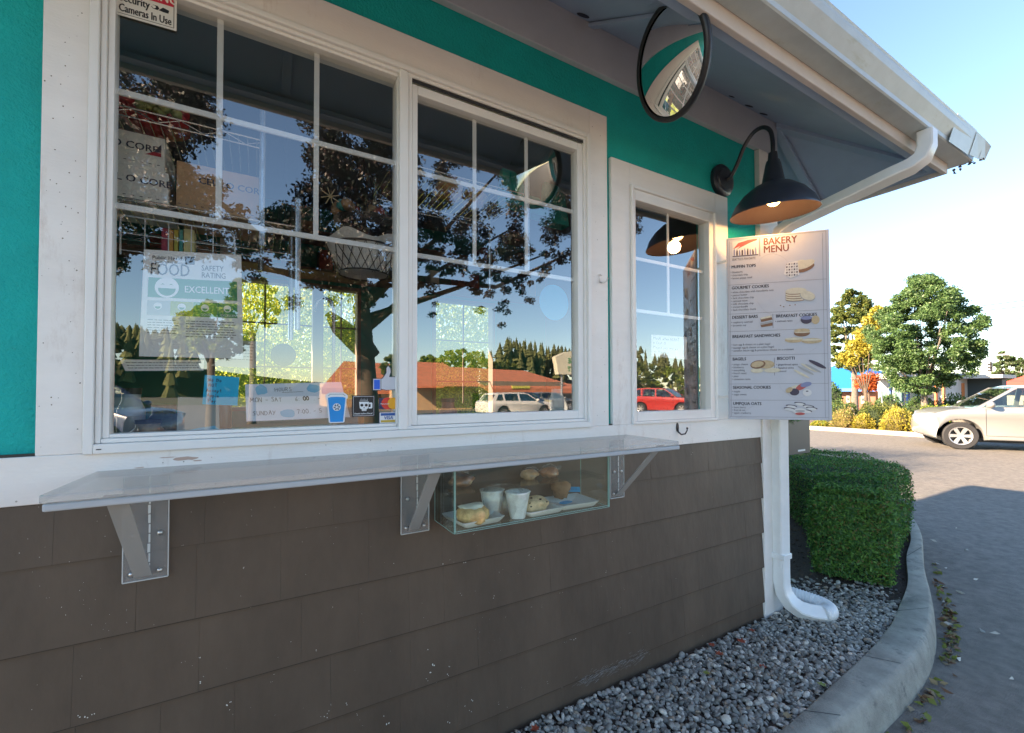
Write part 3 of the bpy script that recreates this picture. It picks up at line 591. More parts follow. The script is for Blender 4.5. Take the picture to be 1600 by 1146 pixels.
# barn lamp
M_lamp = mat('lamp_navy', (.018, .022, .034), .38, coat=.2)
lc = Vector((2.27, -.275, 2.262))
lamp = thing('barn_lamp', 'dark gooseneck barn lamp lit over the bakery menu', 'lamp', (2.27, .02, 2.53))
T = Matrix.Translation((2.27, .0195, 2.532)) @ Matrix.Rotation(R(90), 4, 'X'); q = MB(); q.lathe([(.090, .0), (.090, .02), (.082, .028), (.062, .030), (.058, .036), (.02, .040), (1e-4, .040)], n=40, T=T, cap=False); q.build('wall_plate', M_lamp, lamp, smooth=True, auto=40)
gn = [Vector(p) for p in ((2.27, -.015, 2.530), (2.27, -.045, 2.535), (2.27, -.085, 2.59), (2.27, -.125, 2.665), (2.27, -.175, 2.712), (2.27, -.225, 2.715), (2.27, -.262, 2.68), (2.27, -.275, 2.62), (2.27, -.275, 2.545))]
fine = []
for i in range(len(gn)-1):
    for k in range(6):
        t = k/6; a_, b_, c_, d_ = gn[max(i-1, 0)], gn[i], gn[i+1], gn[min(i+2, len(gn)-1)]
        fine.append(.5*((2*b_)+(c_-a_)*t+(2*a_-5*b_+4*c_-d_)*t*t+(3*b_-a_-3*c_+d_)*t**3))
fine.append(gn[-1])
q = MB(); q.tube(fine, .0105, 12); q.build('gooseneck', M_lamp, lamp, smooth=True)
TL = Matrix.Translation((lc.x, lc.y, lc.z+.30)) @ Matrix.Rotation(R(6), 4, Vector((lc.y+D, -lc.x, 0)).normalized()) @ Matrix.Translation((0, 0, -.304))
q = MB(); q.lathe([(.020, .30), (.022, .285), (.024, .262), (.030, .26), (.036, .24), (.052, .155), (.060, .148), (.090, .135), (.140, .098), (.180, .050), (.197, .012), (.203, .002), (.203, -.003)], n=64, T=TL); sh = q.build('shade', M_lamp, lamp, smooth=True, auto=50)
q = MB(); q.lathe([(.050, .148), (.088, .131), (.137, .094), (.176, .047), (.193, .010), (.2025, -.0025)], n=64, T=TL); q.build('shade_lining', mat('lamp_inside', (.045, .028, .026), .5), lamp, smooth=True)
q = MB(); q.blob(TL @ Vector((0, 0, .075)), (.038, .038, .042), amp=0, sub=3); q.build('bulb', mat('bulb', (1, .8, .5), .5, emit=((1, .55, .17), 6)), lamp, smooth=True)
pl_ = bpy.data.lights.new('lamp_light', 'POINT'); pl_.energy = 1.0; pl_.color = (1, .52, .2); pl_.shadow_soft_size = .04
po = bpy.data.objects.new('lamp_light', pl_); C.objects.link(po); po.location = lc+Vector((0, 0, -.012)); po.parent = lamp; po.location = po.location-Vector(lamp.location)

# ================================================================== GROUND
RZ = -.12
M_asph = mat('asphalt', (.168, .152, .132), .75, var=.30, scale=14, bump=1.0, bscale=150, dirt=((.30, .285, .26), 60, .60, .7))
def grid_sheet(x0, x1, y0, y1, z): return MB().add([(x0, y0, z), (x1, y0, z), (x1, y1, z), (x0, y1, z)], [(0, 1, 2, 3)])
grid_sheet(-400, 600, -400, 400, RZ-.004).build('ground', mat('far_ground', (.10, .10, .08), .9, var=.3, scale=.3), kind='structure')
grid_sheet(-60, 60, -60, 16, RZ).build('road', M_asph, kind='structure')
# kerb round the planting bed
inner = [(-5, -.55), (0, -.55), (1.2, -.552), (1.73, -.551), (2.26, -.515), (2.69, -.482), (3.10, -.43), (3.45, -.355), (3.875, -.254), (4.45, -.06), (5.1, .12), (5.7, .38), (6.15, .80), (6.42, 1.4), (6.5, 2.2), (6.5, 4.5)]
outer = [(-5, -.66), (0, -.66), (1.2, -.655), (1.89, -.652), (2.30, -.652), (2.80, -.63), (3.26, -.555), (3.74, -.42), (4.293, -.22), (4.85, -.04), (5.4, .14), (6.0, .42), (6.45, .86), (6.72, 1.45), (6.8, 2.2), (6.8, 4.5)]
def smoothpts(P, n=5):
    out = []
    for i in range(len(P)-1):
        for k in range(n):
            t = k/n; g_ = lambda j: Vector(P[max(0, min(j, len(P)-1))]).to_3d(); a_, b_, c_, d_ = g_(i-1), g_(i), g_(i+1), g_(i+2)
            q = .5*((2*b_)+(c_-a_)*t+(2*a_-5*b_+4*c_-d_)*t*t+(3*b_-a_-3*c_+d_)*t**3); out.append((q.x, q.y))
    return out+[tuple(P[-1])]
I_, O_ = smoothpts(inner), smoothpts(outer); kb = MB(); vs = []; n = len(I_)
rk = random.Random(2)
for (ix, iy), (ox, oy) in zip(I_, O_):
    dx, dy = ox-ix, oy-iy; L = math.hypot(dx, dy); ux, uy = dx/L, dy/L; j = rk.uniform(-.0015, .0015)
    for d, z in ((0, -.05), (0, .022), (.012, .030), (L-.035, .030+j), (L-.015, .024), (L-.002, .006), (L+.012, -.05), (L+.024, RZ-.03)): vs.append((ix+ux*d, iy+uy*d, z))
fs = [(i*8+j, i*8+j+1, (i+1)*8+j+1, (i+1)*8+j) for i in range(n-1) for j in range(7)]
kb.add(vs, fs); kerb = kb.build('kerb', mat('kerb_concrete', (.30, .295, .255), .85, var=.28, scale=7, bump=.5, bscale=140, dirt=((.10, .105, .10), 11, .55, .7)), smooth=True, kind='structure', auto=60)
jt = MB()
for k in (17, 24, 33, 45):
    (ix, iy), (ox, oy) = I_[k], O_[k]; ax, ay = ox-ix, oy-iy; L = math.hypot(ax, ay); tx, ty = -ay/L*.002, ax/L*.002
    jt.add([(ix-tx, iy-ty, .0312), (ix+tx, iy+ty, .0312), (ox-.03*ax/L+tx, oy-.03*ay/L+ty, .0318), (ox-.03*ax/L-tx, oy-.03*ay/L-ty, .0318)], [(0, 1, 2, 3)])
jt.build('kerb_joint', mat('joint', (.07, .07, .07), .9), kind='structure')
# soil / gravel bed
bed = MB(); bed.add([(x, y, .0) for x, y in I_]+[(x, .01 if x < 2.8 else 4.5, .0) for x, y in I_], [(i, i+1, n+i+1, n+i) for i in range(n-1)])
bed.build('soil_bed', mat('mulch_soil', (.050, .036, .028), .95, var=.5, scale=45, bump=1.0, bscale=70, dirt=((.14, .10, .07), 70, .60, .6)), kind='structure')
rg_ = np.random.default_rng(5)
def in_bed(x, y, m=.0):
    xs = np.array([p[0] for p in I_]); ys = np.array([p[1] for p in I_]); k = xs < 6.1
    return y > np.interp(x, xs[k], ys[k])+m
# pebbles: river gravel, several size grades
bm = bmesh.new(); bmesh.ops.create_icosphere(bm, subdivisions=2, radius=1); IV = np.array([v.co[:] for v in bm.verts]); IF = np.array([[v.index for v in f.verts] for f in bm.faces]); bm.free()
pts = []
Ng = 26000
X = rg_.uniform(.55, 3.75, Ng); Y = rg_.uniform(-.56, .95, Ng)
ok = in_bed(X, Y, .004) & ((Y < -.018) | (X > 2.83)) 
dens = np.where(X > 2.83, np.clip(1-((X-2.85)*1.05+(Y+.1)*1.5), 0, 1), 1); dens = np.where(Y < -.25, np.clip(1-(X-3.3)*3, 0, 1), dens); ok &= rg_.uniform(size=Ng) < dens
X, Y = X[ok], Y[ok]; N = len(X)
S = rg_.gamma(9, .00108, N).clip(.0045, .0165); sh_ = np.stack([rg_.uniform(.85, 1.35, N), rg_.uniform(.75, 1.05, N), rg_.uniform(.5, .8, N)], 1)*S[:, None]
Zp = rg_.uniform(-.002, .016, N)
A = rg_.uniform(0, 6.28, N); tl = rg_.normal(0, .3, (N, 2))
V = IV[None]*sh_[:, None, :]*(1+.10*np.sin(IV[None]*3+rg_.uniform(0, 6, (N, 1, 3))))
ca, sa = np.cos(A)[:, None], np.sin(A)[:, None]
z_ = V[..., 2]+V[..., 0]*tl[:, :1]+V[..., 1]*tl[:, 1:]
V = np.stack([V[..., 0]*ca-V[..., 1]*sa+X[:, None], V[..., 0]*sa+V[..., 1]*ca+Y[:, None], z_+Zp[:, None]], -1)
F = (IF[None]+(np.arange(N)*len(IV))[:, None, None]).reshape(-1, 3)
pm = [mat('pebble_%d' % i, c, .6, var=.25, scale=60) for i, c in enumerate([(.27, .26, .235), (.40, .38, .34), (.15, .145, .13), (.58, .54, .47), (.30, .24, .18), (.22, .22, .20)])]
np_mesh('gravel', V.reshape(-1, 3), F, pm, mi=np.repeat(rg_.choice(6, N, p=[.32, .2, .24, .07, .08, .09]), len(IF)), smooth=True, kind='stuff')
# mulch chips and small litter on the soil
Nc = 5000; X = rg_.uniform(2.83, 6, Nc); Y = rg_.uniform(-.3, 3.5, Nc); ok = in_bed(X, Y, .01); X, Y = X[ok], Y[ok]
leaves('mulch', np.stack([X, Y, np.full(len(X), .006)], 1), .028, [mat('chip_dark', (.06, .04, .028), .9), mat('chip_mid', (.11, .075, .05), .9)], seed=3, wid=.3, flat=.85, kind='stuff')
# fallen leaves: one thing each where they can be told apart, litter as stuff
lf = [mat('dead_leaf_tan', (.34, .26, .15), .7, trans=.2), mat('dead_leaf_brown', (.16, .08, .04), .8), mat('leaf_green_y', (.22, .26, .06), .6, trans=.2), mat('leaf_red', (.33, .07, .035), .6, trans=.2)]
Pn = []
for q in range(170):
    i = rk.choices(range(18, 46), weights=[1+3*(28 < a < 40) for a in range(18, 46)])[0]; ox, oy = O_[i]; Pn.append((ox+rk.uniform(.02, .10+.05*rk.random()), oy-rk.uniform(.03, .09), RZ+.008))
leaves('leaf_litter', Pn, .042, lf[:3], seed=11, wid=.6, flat=.6, kind='stuff')
def leaf_thing(x, y, z, s, m, lab, rz):
    T = Matrix.Translation((x, y, z)) @ Matrix.Rotation(rz, 4, 'Z'); q = MB(); o = [(0, -.5), (.16, -.3), (.42, -.32), (.28, -.05), (.48, .2), (.2, .2), (0, .55), (-.2, .2), (-.46, .22), (-.28, -.05), (-.42, -.3), (-.16, -.3)]
    q.add([T @ Vector((u*s, v*s, .12*s*(abs(u)*2)**2+.02*s*v)) for u, v in o]+[T @ Vector((0, 0, 0))], [(i, (i+1) % 12, 12) for i in range(12)]); q.build('fallen_leaf', m, label=lab, cat='leaf', group='fallen leaves on the gravel')
lp = [((1158, 1002), 3, 'red fallen leaf on the gravel under the downspout elbow', .05), ((1124, 1022), 3, 'red brown fallen leaf on the gravel close to the siding', .045), ((1112, 1008), 3, 'rusty fallen leaf curled against the foundation', .04), ((1192, 1042), 3, 'orange fallen leaf in the middle of the gravel', .038), ((1230, 1118), 0, 'tan fallen leaf on the gravel near the kerb', .042), ((1284, 1070), 2, 'small green fallen leaf lying next to the kerb', .038), ((836, 1139), 3, 'rust red fallen leaf at the near left end of the gravel', .04), ((920, 1141), 0, 'orange tan fallen leaf at the near edge of the gravel', .04), ((1104, 1052), 2, 'yellow green fallen leaf amid the grey pebbles', .035), ((1175, 985), 3, 'dark red fallen leaf next to the corner board', .036)]
for i, ((px, py), m, lab, s) in enumerate(lp):
    x, y = G(px, py, .025); leaf_thing(x, min(y, -.03), .026, s, lf[m], lab, i*1.3)
lit = []
for px, py in ((1480, 975), (1535, 985), (1500, 1030), (1473, 939), (1465, 880), (1555, 990), (1478, 887), (1495, 825), (1459, 845), (1510, 860), (1488, 725), (1470, 960), (1525, 905), (1580, 1060), (1500, 925)):
    x, y = G(px, py, RZ+.01); lit.append((x, y, RZ+.01))
leaves('road_litter', lit, .05, [mat('pale_litter', (.5, .48, .42), .6)], seed=3, wid=.4, flat=.9, kind='stuff')

# ================================================================== HEDGE + PLANTS AT THE CORNER
M_hl = [mat('hedge_leaf_a', (.10, .24, .05), .5, trans=.25), mat('hedge_leaf_b', (.16, .33, .06), .5, trans=.3), mat('hedge_leaf_c', (.055, .15, .04), .5, trans=.2), mat('hedge_leaf_a', (0, 0, 0)), mat('hedge_leaf_b', (0, 0, 0)), mat('hedge_leaf_c', (0, 0, 0)), mat('hedge_leaf_a', (0, 0, 0)), mat('hedge_leaf_b', (0, 0, 0)), mat('hedge_leaf_c', (0, 0, 0)), mat('hedge_leaf_dry', (.20, .16, .05), .6, trans=.2)]
hin = [(3.52, .16), (3.75, .24), (4.14, .42), (4.55, .78), (4.97, 1.15), (5.4, 1.55), (5.6, 2.2), (5.6, 3.4)]
hou = [(3.66, -.235), (4.05, -.12), (4.6, .02), (5.2, .16), (5.62, .40), (5.98, .80), (6.22, 1.5), (6.25, 3.4)]
hg = thing('clipped_hedge', 'box-clipped dark green hedge curving along the kerb beside the building corner', 'hedge', (4.5, .5, 0))
Hi, Ho = np.array(smoothpts(hin, 6)), np.array(smoothpts(hou, 6)); nh = len(Hi)
core = MB(); vs = []
def hz(k): return .60+.015*math.sin(k*.7)
for k in range(nh):
    a, b = Hi[k], Ho[k]; c = (a+b)/2; a2, b2 = a+(c-a)*.16, b+(c-b)*.16
    if k == 0: sft = (Hi[1]-Hi[0])*.6; a2 = a2+sft; b2 = b2+sft
    vs += [(a2[0], a2[1], .05), (a2[0], a2[1], hz(k)-.05), (b2[0], b2[1], hz(k)-.05), (b2[0], b2[1], .05)]
fs = [(k*4+j, k*4+(j+1) % 4, (k+1)*4+(j+1) % 4, (k+1)*4+j) for k in range(nh-1) for j in range(4)]+[(0, 1, 2, 3)]
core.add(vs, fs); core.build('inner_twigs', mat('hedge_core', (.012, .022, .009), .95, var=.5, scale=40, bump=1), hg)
P = []; Nm = []
def hsurf(n_, fn):
    for _ in range(n_): p, nn = fn(); P.append(p); Nm.append(nn)
def pick():
    t = rg_.random()**1.5*(nh-1.001); k = int(t); u = t-k; return Hi[k]*(1-u)+Hi[k+1]*u, Ho[k]*(1-u)+Ho[k+1]*u, t
def ftop(): a, b, t = pick(); s = rg_.uniform(-.02, 1.02); p = a*(1-s)+b*s; ed = min(s, 1-s); return (p[0], p[1], hz(t)+.012*math.sin(p[0]*9+p[1]*5)-max(0, .06-ed)*.5+abs(rg_.normal(0, .016))-.006+(.03*rg_.random() if rg_.random() < .02 else 0)), (0, 0, 1.0)
def fside(o):
    def f():
        a, b, t = pick(); z = rg_.uniform(.03, .6); bul = .035*math.sin(math.pi*z/.62)+.02*(z/.6); d = (b-a)/np.linalg.norm(b-a); p = (b+d*(bul-.03) if o else a-d*(bul-.03)); n_ = d if o else -d
        return (p[0]+rg_.normal(0, .014), p[1]+rg_.normal(0, .014), z), (n_[0], n_[1], .2)
    return f
def fend():
    s = rg_.uniform(0, 1); z = rg_.uniform(.03, .6); d = Hi[0]-Hi[1]; d = d/np.linalg.norm(d); p = Hi[0]*(1-s)+Ho[0]*s+d*(.03*math.sin(math.pi*s)+.05*(z/.6)-.04+.02*math.sin(z*14+s*6)); return (p[0]+rg_.normal(0, .016), p[1]+rg_.normal(0, .016), z), (d[0], d[1], .3)
hsurf(19000, ftop); hsurf(8000, fside(True)); hsurf(11000, fside(False)); hsurf(12000, fend)
leaves('foliage', P, .023, M_hl, hg, seed=4, wid=.42, nrm=np.array(Nm))
# hanging plant and grey panel past the downspout
pn = thing('service_panel', 'dark grey square panel with a small sticker hanging past the downspout', 'panel', (3.2, .5, .95))
q = MB(); x0, z0 = W(1226, 713, .55); x1, z1 = W(1265, 640, .55)
q.box(x0, .55, z0, x1, .575, z1+.08); q.build('panel_board', mat('panel_grey', (.055, .065, .07), .4), pn, bevel=.004)
q = MB(); xa, za = W(1247, 706, .548); xb, zb = W(1258, 702, .548); q.box(xa, .547, za, xb, .5498, zb); q.build('sticker', M_paper, pn)
q = MB(); q.tube([(x0+.05, .58, z1+.05), (2.79, .58, z1+.05)], .012, 8); q.build('arm', M_black, pn)
P = []
for k in range(420):
    t = rg_.random(); xx = x0-.02+(x1-x0)*(rg_.random()*.9); P.append((xx, .50+rg_.normal(0, .03), z1+.05-rg_.random()**1.5*.11*(1.4-1.2*(xx-x0)/(x1-x0))))
hp = thing('hanging_plant', 'green trailing plant hanging in front of the grey panel', 'plant', (x0+.05, .5, z1+.1))
leaves('foliage', P, .045, M_hl, hp, seed=5, wid=.35)
q = MB(); q.lathe([(.07, .1), (.09, .2), (.095, .205)], (x0+.06, .5, z1-.02), n=20, cap=True); q.build('pot', M_black, hp)

# ================================================================== TREES AND BUSHES (helpers)
def bush(name, lab, cat, c, r, n, size, mats, core_col, group=None, seed=0, flat=False, wid=.5, spiky=0, core=1.0):
    o = thing(name, lab, cat, c, group); rg = np.random.default_rng(seed); d = rg.normal(size=(n, 3)); d /= np.linalg.norm(d, axis=1)[:, None]; d[:, 2] = np.abs(d[:, 2])*1.0-.05*(rg.random(n))
    rad = 1+.10*np.sin(d[:, 0]*5+seed)*np.sin(d[:, 1]*6+d[:, 2]*4)+rg.normal(0, .035+spiky, n)
    pw = .62 if flat else 1
    dd = np.sign(d)*np.abs(d)**pw
    P = np.array(c)+dd*np.array(r)*rad[:, None]
    leaves('foliage', P, size, mats, o, seed=seed, wid=wid, nrm=d)
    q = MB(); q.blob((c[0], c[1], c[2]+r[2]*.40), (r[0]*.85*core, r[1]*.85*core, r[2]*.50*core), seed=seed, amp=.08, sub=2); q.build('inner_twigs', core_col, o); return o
def tree(name, lab, base, trunk_h, clumps, nleaf, size, mats, bark, group=None, seed=0, tr=.14, spread=.35, wid=.5, cat='tree', lean=(0, 0)):
    o = thing(name, lab, cat, base, group); rg = np.random.default_rng(seed); B = Vector(base); top = B+Vector((lean[0], lean[1], trunk_h))
    q = MB(); q.tube([B+Vector((0, 0, -.1)), B+Vector((lean[0]*.1, lean[1]*.1, .15)), B.lerp(top, .5)+Vector((.03, -.02, 0)), top], [tr*1.45, tr*1.05, tr*.85, tr*.7], 12)
    pick_ = set(np.linspace(0, len(clumps)-1, min(len(clumps)//2+1, 11)).astype(int).tolist())
    for i, (c, r) in enumerate(clumps):
        if i in pick_:
            c = Vector(c); m_ = top.lerp(c, .45)+Vector((0, 0, -.12*(c-top).length)); st = B.lerp(top, .7+.3*rg.random()); q.tube([st, m_, c], [tr*.42, tr*.22, tr*.06], 6)
    q.build('trunk', bark, o, smooth=True)
    P = []
    tot = sum(r**2 for c, r in clumps)
    for c, r in clumps:
        k = max(6, int(nleaf*r*r/tot)); d = rg.normal(size=(k, 3)); d /= np.linalg.norm(d, axis=1)[:, None]; rr_ = r*rg.uniform(.35, 1.05, k)[:, None]*(1+.25*rg.normal(size=(k, 1))*spread); P.append(np.array(c)+d*rr_*np.array([1, 1, .75]))
    leaves('crown', np.concatenate(P), size, mats, o, seed=seed+1, wid=wid); return o
def crown_clumps(c, r, n, seed, rr=(.22, .36), shape=None):
    rg = np.random.default_rng(seed); out = []
    while len(out) < n:
        d = rg.uniform(-1, 1, 3); L = np.linalg.norm(d)
        if L > 1 or L < .25 or rg.random() > L**.8: continue
        k = 1.0
        if shape: k = shape(d[2])
        p = (c[0]+d[0]*r[0]*k, c[1]+d[1]*r[1]*k, c[2]+d[2]*r[2]); out.append((p, float(rg.uniform(*rr)*min(r))))
    return out
M_bark = mat('bark', (.10, .07, .05), .9, var=.3, scale=12, bump=.6); M_bark2 = mat('bark_grey', (.13, .11, .09), .9, var=.3, scale=12, bump=.6)
gl_ = [mat('lf_green1', (.095, .18, .055), .5, trans=.4), mat('lf_green2', (.15, .24, .08), .5, trans=.45), mat('lf_green3', (.065, .13, .045), .5, trans=.35)]
yl_ = [mat('lf_olive1', (.13, .17, .04), .5, trans=.4), mat('lf_olive2', (.20, .22, .05), .5, trans=.4), mat('lf_olive3', (.07, .11, .03), .5, trans=.35)]
gold_ = [mat('lf_gold1', (.46, .38, .05), .5, trans=.4), mat('lf_gold2', (.34, .32, .05), .5, trans=.4)]
org_ = [mat('lf_org1', (.55, .15, .03), .5, trans=.4), mat('lf_org2', (.42, .10, .03), .5, trans=.4)]
lime_ = [mat('lf_lime1', (.24, .33, .05), .5, trans=.5), mat('lf_lime2', (.36, .40, .06), .5, trans=.5), mat('lf_lime3', (.12, .20, .04), .5, trans=.45)]
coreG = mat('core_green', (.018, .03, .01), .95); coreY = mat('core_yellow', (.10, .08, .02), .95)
def at(px, py_ground, z=RZ): return G(px, py_ground, z)
def hz_at(px, py, x, y):           # height of the point seen at (px,py) standing over (x,y)
    q = ray(px, py); t = x/q[0]; return float(H+t*q[2])

# ================================================================== ACROSS THE ROAD
x0, y0 = at(1150, 668), None
fk = [at(px, py) for px, py in ((1150, 669), (1265, 673), (1350, 677), (1440, 683), (1560, 690), (1700, 700))]
# far planting strip: straight kerb and raised soil
ka, kb_ = Vector((18.3, 30, 0)), Vector((18.6, -14, 0))
q = MB(); q.box(18.1, -20, RZ-.05, 18.35, 34, RZ+.13); q.build('far_kerb', mat('far_kerb_concrete', (.42, .38, .32), .8, var=.2, scale=4), kind='structure', bevel=.02)
grid_sheet(18.35, 24.5, -20, 34, RZ+.10).build('planting_bed', mat('bark_soil', (.12, .08, .055), .95, var=.4, scale=8), kind='structure')
grid_sheet(24.5, 90, -60, 60, RZ+.006).build('parking_lot', mat('far_asphalt', (.15, .145, .14), .85, var=.2, scale=2), kind='structure')
def bush_px(name, lab, cat, pxl, pxr, pyt, X, mats, core, group, seed, n=1600, size=.07, **k):
    q1, q2 = ray(pxl, 610), ray(pxr, 610); ya = -D+q1[1]*X/q1[0]; yb = -D+q2[1]*X/q2[0]; yc = (ya+yb)/2; wd = abs(ya-yb)/2*.98
    zt = hz_at((pxl+pxr)/2, pyt, X, yc); bush(name, lab, cat, (X, yc, RZ+.08), (wd, wd, zt-RZ-.08), n, size, mats, core, group, seed, **k)
gy = 'low golden shrubs by the far kerb'; gg = 'clipped round shrubs across the road'
bush_px('golden_shrub', 'low yellow green ground shrub half hidden behind the downspout', 'shrub', 1266, 1296, 658, 18.9, lime_+gold_, coreY, gy, 1, n=900, size=.07)
bush_px('feathery_shrub', 'feathery pinkish gold shrub just right of the menu board', 'shrub', 1298, 1338, 642, 19.0, [mat('lf_pinkgold', (.45, .30, .14), .6, trans=.4), gold_[1], yl_[1]], coreY, gy, 2, n=1700, size=.08, wid=.25, spiky=.10)
bush_px('golden_shrub', 'small golden shrub between the feathery shrub and the largest golden one', 'shrub', 1332, 1366, 648, 19.0, gold_, coreY, gy, 3, n=1500, size=.07, spiky=.04)
bush_px('golden_shrub', 'largest bright golden shrub, left of the silver car', 'shrub', 1376, 1427, 639, 18.95, gold_, coreY, gy, 4, n=2600, size=.08, wid=.3, spiky=.05)
bush_px('round_shrub', 'clipped dark green round shrub behind the feathery one', 'shrub', 1294, 1338, 629, 20.3, yl_+gl_, coreG, gg, 5, n=2400, size=.06, flat=True)
bush_px('round_shrub', 'clipped olive round shrub behind the two golden shrubs', 'shrub', 1343, 1392, 631, 20.2, yl_, coreG, gg, 6, n=2600, size=.06, flat=True)
bush_px('round_shrub', 'clipped lime green round shrub partly behind the car bonnet', 'shrub', 1434, 1494, 635, 20.0, lime_, coreG, gg, 7, n=2600, size=.06, flat=True)
bush_px('dark_shrub', 'dark green low shrub in front of the blue pillared storefront', 'shrub', 1362, 1416, 617, 24, gl_, coreG, gg, 8, n=1800, size=.08)
bush_px('loose_shrub', 'loose grey green shrub under the big green tree', 'shrub', 1408, 1470, 622, 22.5, [gl_[0], yl_[2]], coreG, gg, 9, n=2600, size=.08, spiky=.06)
bush_px('loose_shrub', 'wide grey green shrub behind the windscreen of the silver car', 'shrub', 1455, 1535, 622, 23.2, [gl_[0], yl_[2]], coreG, gg, 10, n=2600, size=.08, spiky=.06)
bush_px('dark_shrub', 'dark green round-topped shrub below the blue roof', 'shrub', 1286, 1318, 600, 27, gl_, coreG, gg, 11, n=1600, size=.1)
def Yat(px, X): q = ray(px, 610); return float(-D+q[1]*X/q[0])
# the big green tree
X = 21.8; yc = Yat(1443, X); zt, zb = hz_at(1443, 412, X, yc), hz_at(1443, 626, X, yc)
wd = abs(Yat(1338, X)-Yat(1549, X))/2
cl = crown_clumps((X, yc, (zt+zb)/2-.1), (wd*.86, wd*.86, (zt-zb)/2*.90), 330, 21, (.09, .18), lambda z: (1.0 if z < .2 else max(.40, 1-(z-.2)*.70)))
tree('maple_tree', 'dense dark green broad tree across the road behind the silver car', (X, yc, RZ+.08), zb-RZ+.5, cl, 78000, .085, gl_, M_bark2, seed=22, tr=.13)
# yellow-olive tree to its left
X = 33; yc = Yat(1335, X); zt, zb = hz_at(1335, 446, X, yc), hz_at(1335, 590, X, yc); wd = abs(Yat(1284, X)-Yat(1380, X))/2
tree('olive_tree', 'tall pale olive tree behind the blue-roofed building', (X, yc, RZ), zb-RZ+.8, crown_clumps((X, yc, (zt+zb)/2), (wd*.9, wd*.9, (zt-zb)/2*.92), 150, 23, (.12, .2), lambda z: 1 if z < .2 else 1-(z-.2)*.6), 26000, .155, yl_, M_bark2, seed=24, tr=.2)
X = 25; yc = Yat(1352, X); cl = []
for k, (px, py, r) in enumerate(((1322, 558, .33), (1336, 540, .40), (1350, 520, .42), (1364, 500, .40), (1374, 484, .3), (1345, 548, .45), (1358, 530, .45), (1330, 565, .35), (1368, 512, .4), (1372, 540, .45))):
    cl.append(((X+.1*(k % 3), Yat(px, X), hz_at(px, py, X, 0)), r))
tree('golden_tree', 'golden yellow autumn tree peeping out left of the big green tree', (X, yc, RZ), 1.6, cl, 7500, .12, gold_, M_bark, seed=25, tr=.09)
X = 30; yc = Yat(1357, X); cl = [((X, Yat(px, X), hz_at(px, py, X, 0)), r) for px, py, r in ((1350, 595, .5), (1360, 592, .5), (1356, 602, .5), (1364, 605, .35), (1346, 603, .35))]
tree('orange_tree', 'small orange autumn tree right of the blue roof', (X, yc, RZ), 1.3, cl, 2600, .13, org_, M_bark, seed=26, tr=.08)
X = 60
for k, (px, py, wpx, lab) in enumerate(((1571, 546, 20, 'far grey green tree right of the big green tree'), (1597, 556, 14, 'far dark green tree at the right edge behind the red roof'), (1545, 590, 14, 'far low tree between the traffic signal and the green tree'), (1630, 560, 30, 'far round tree beyond the right edge of the red roof'))):
    yc = Yat(px, X); zt, zb = hz_at(px, py, X, 0), hz_at(px, 602, X, 0); wd = abs(Yat(px-wpx, X)-Yat(px+wpx, X))/2
    tree('far_tree', lab, (X, yc, RZ), zb-RZ+.5, crown_clumps((X, yc, (zt+zb)/2), (wd, wd, (zt-zb)/2), 60, 40+k, (.14, .24), lambda z: 1 if z < 0 else 1-z*.5), 7000, .25, [yl_[2], gl_[0], mat('lf_hazy', (.12, .14, .09), .6, trans=.3)], M_bark2, 'far trees across the road', seed=41+k, tr=.2)
# buildings across the road
def wallbox(mb, X0, X1, pxl, pxr, z0, z1, m=0): ya, yb = sorted((Yat(pxl, X0), Yat(pxr, X0))); mb.box(X0, ya, z0, X1, yb, z1, m); return ya, yb
M_brick = mat('brick_red', (.24, .10, .065), .85, var=.25, scale=3)
X = 40; bb = thing('blue_roof_shop', 'low brick shop with a bright blue metal roof across the road', 'building', (X, Yat(1300, X), RZ))
q = MB(); zt = hz_at(1320, 606, X, 0); ya, yb = wallbox(q, X, X+8, 1250, 1368, RZ, zt); q.build('brick_wall', M_brick, bb)
zr = hz_at(1300, 576, X+3, 0); q = MB(); q.add([(X-.8, ya-.5, zt-.05), (X-.8, yb+.5, zt-.05), (X+3.5, yb-1, zr+.25), (X+3.5, ya+2.2, zr+.25), (X+8.5, ya-.5, zt), (X+8.5, yb+.5, zt), (X-.8, ya-.5, zt-.3), (X-.8, yb+.5, zt-.3)], [(0, 1, 2, 3), (0, 3, 4), (3, 2, 5, 4), (1, 5, 2), (0, 1, 7, 6)]); q.build('blue_roof', mat('blue_metal', (.02, .16, .55), .45), bb)
M_gl2 = mat('shop_glass', (.05, .07, .08), .1); M_cream = mat('cream_wall', (.55, .48, .38), .8)
for a, b in ((1322, 1327), (1330, 1336), (1345, 1353)):
    q = MB(); wallbox(q, X-.05, X, a, b, RZ+.5, zt-.6); f_ = q.build('window', M_cream, bb); q = MB(); wallbox(q, X-.08, X-.051, a+1, b-1, RZ+.7, zt-.8); q.build('pane', M_gl2, f_)
X = 38; sf2 = thing('pillared_storefront', 'white storefront with blue and brown pillars behind the green tree', 'building', (X, Yat(1420, X), RZ))
zt = hz_at(1420, 592, X, 0); q = MB(); ya, yb = wallbox(q, X, X+9, 1372, 1478, RZ, zt); q.build('front_wall', mat('front_white', (.50, .48, .45), .8, var=.1, scale=2), sf2)
q = MB(); q.box(X-1.3, ya, zt, X+9, yb, zt+.35); q.build('canopy', mat('canopy_grey', (.35, .35, .36), .6), sf2)
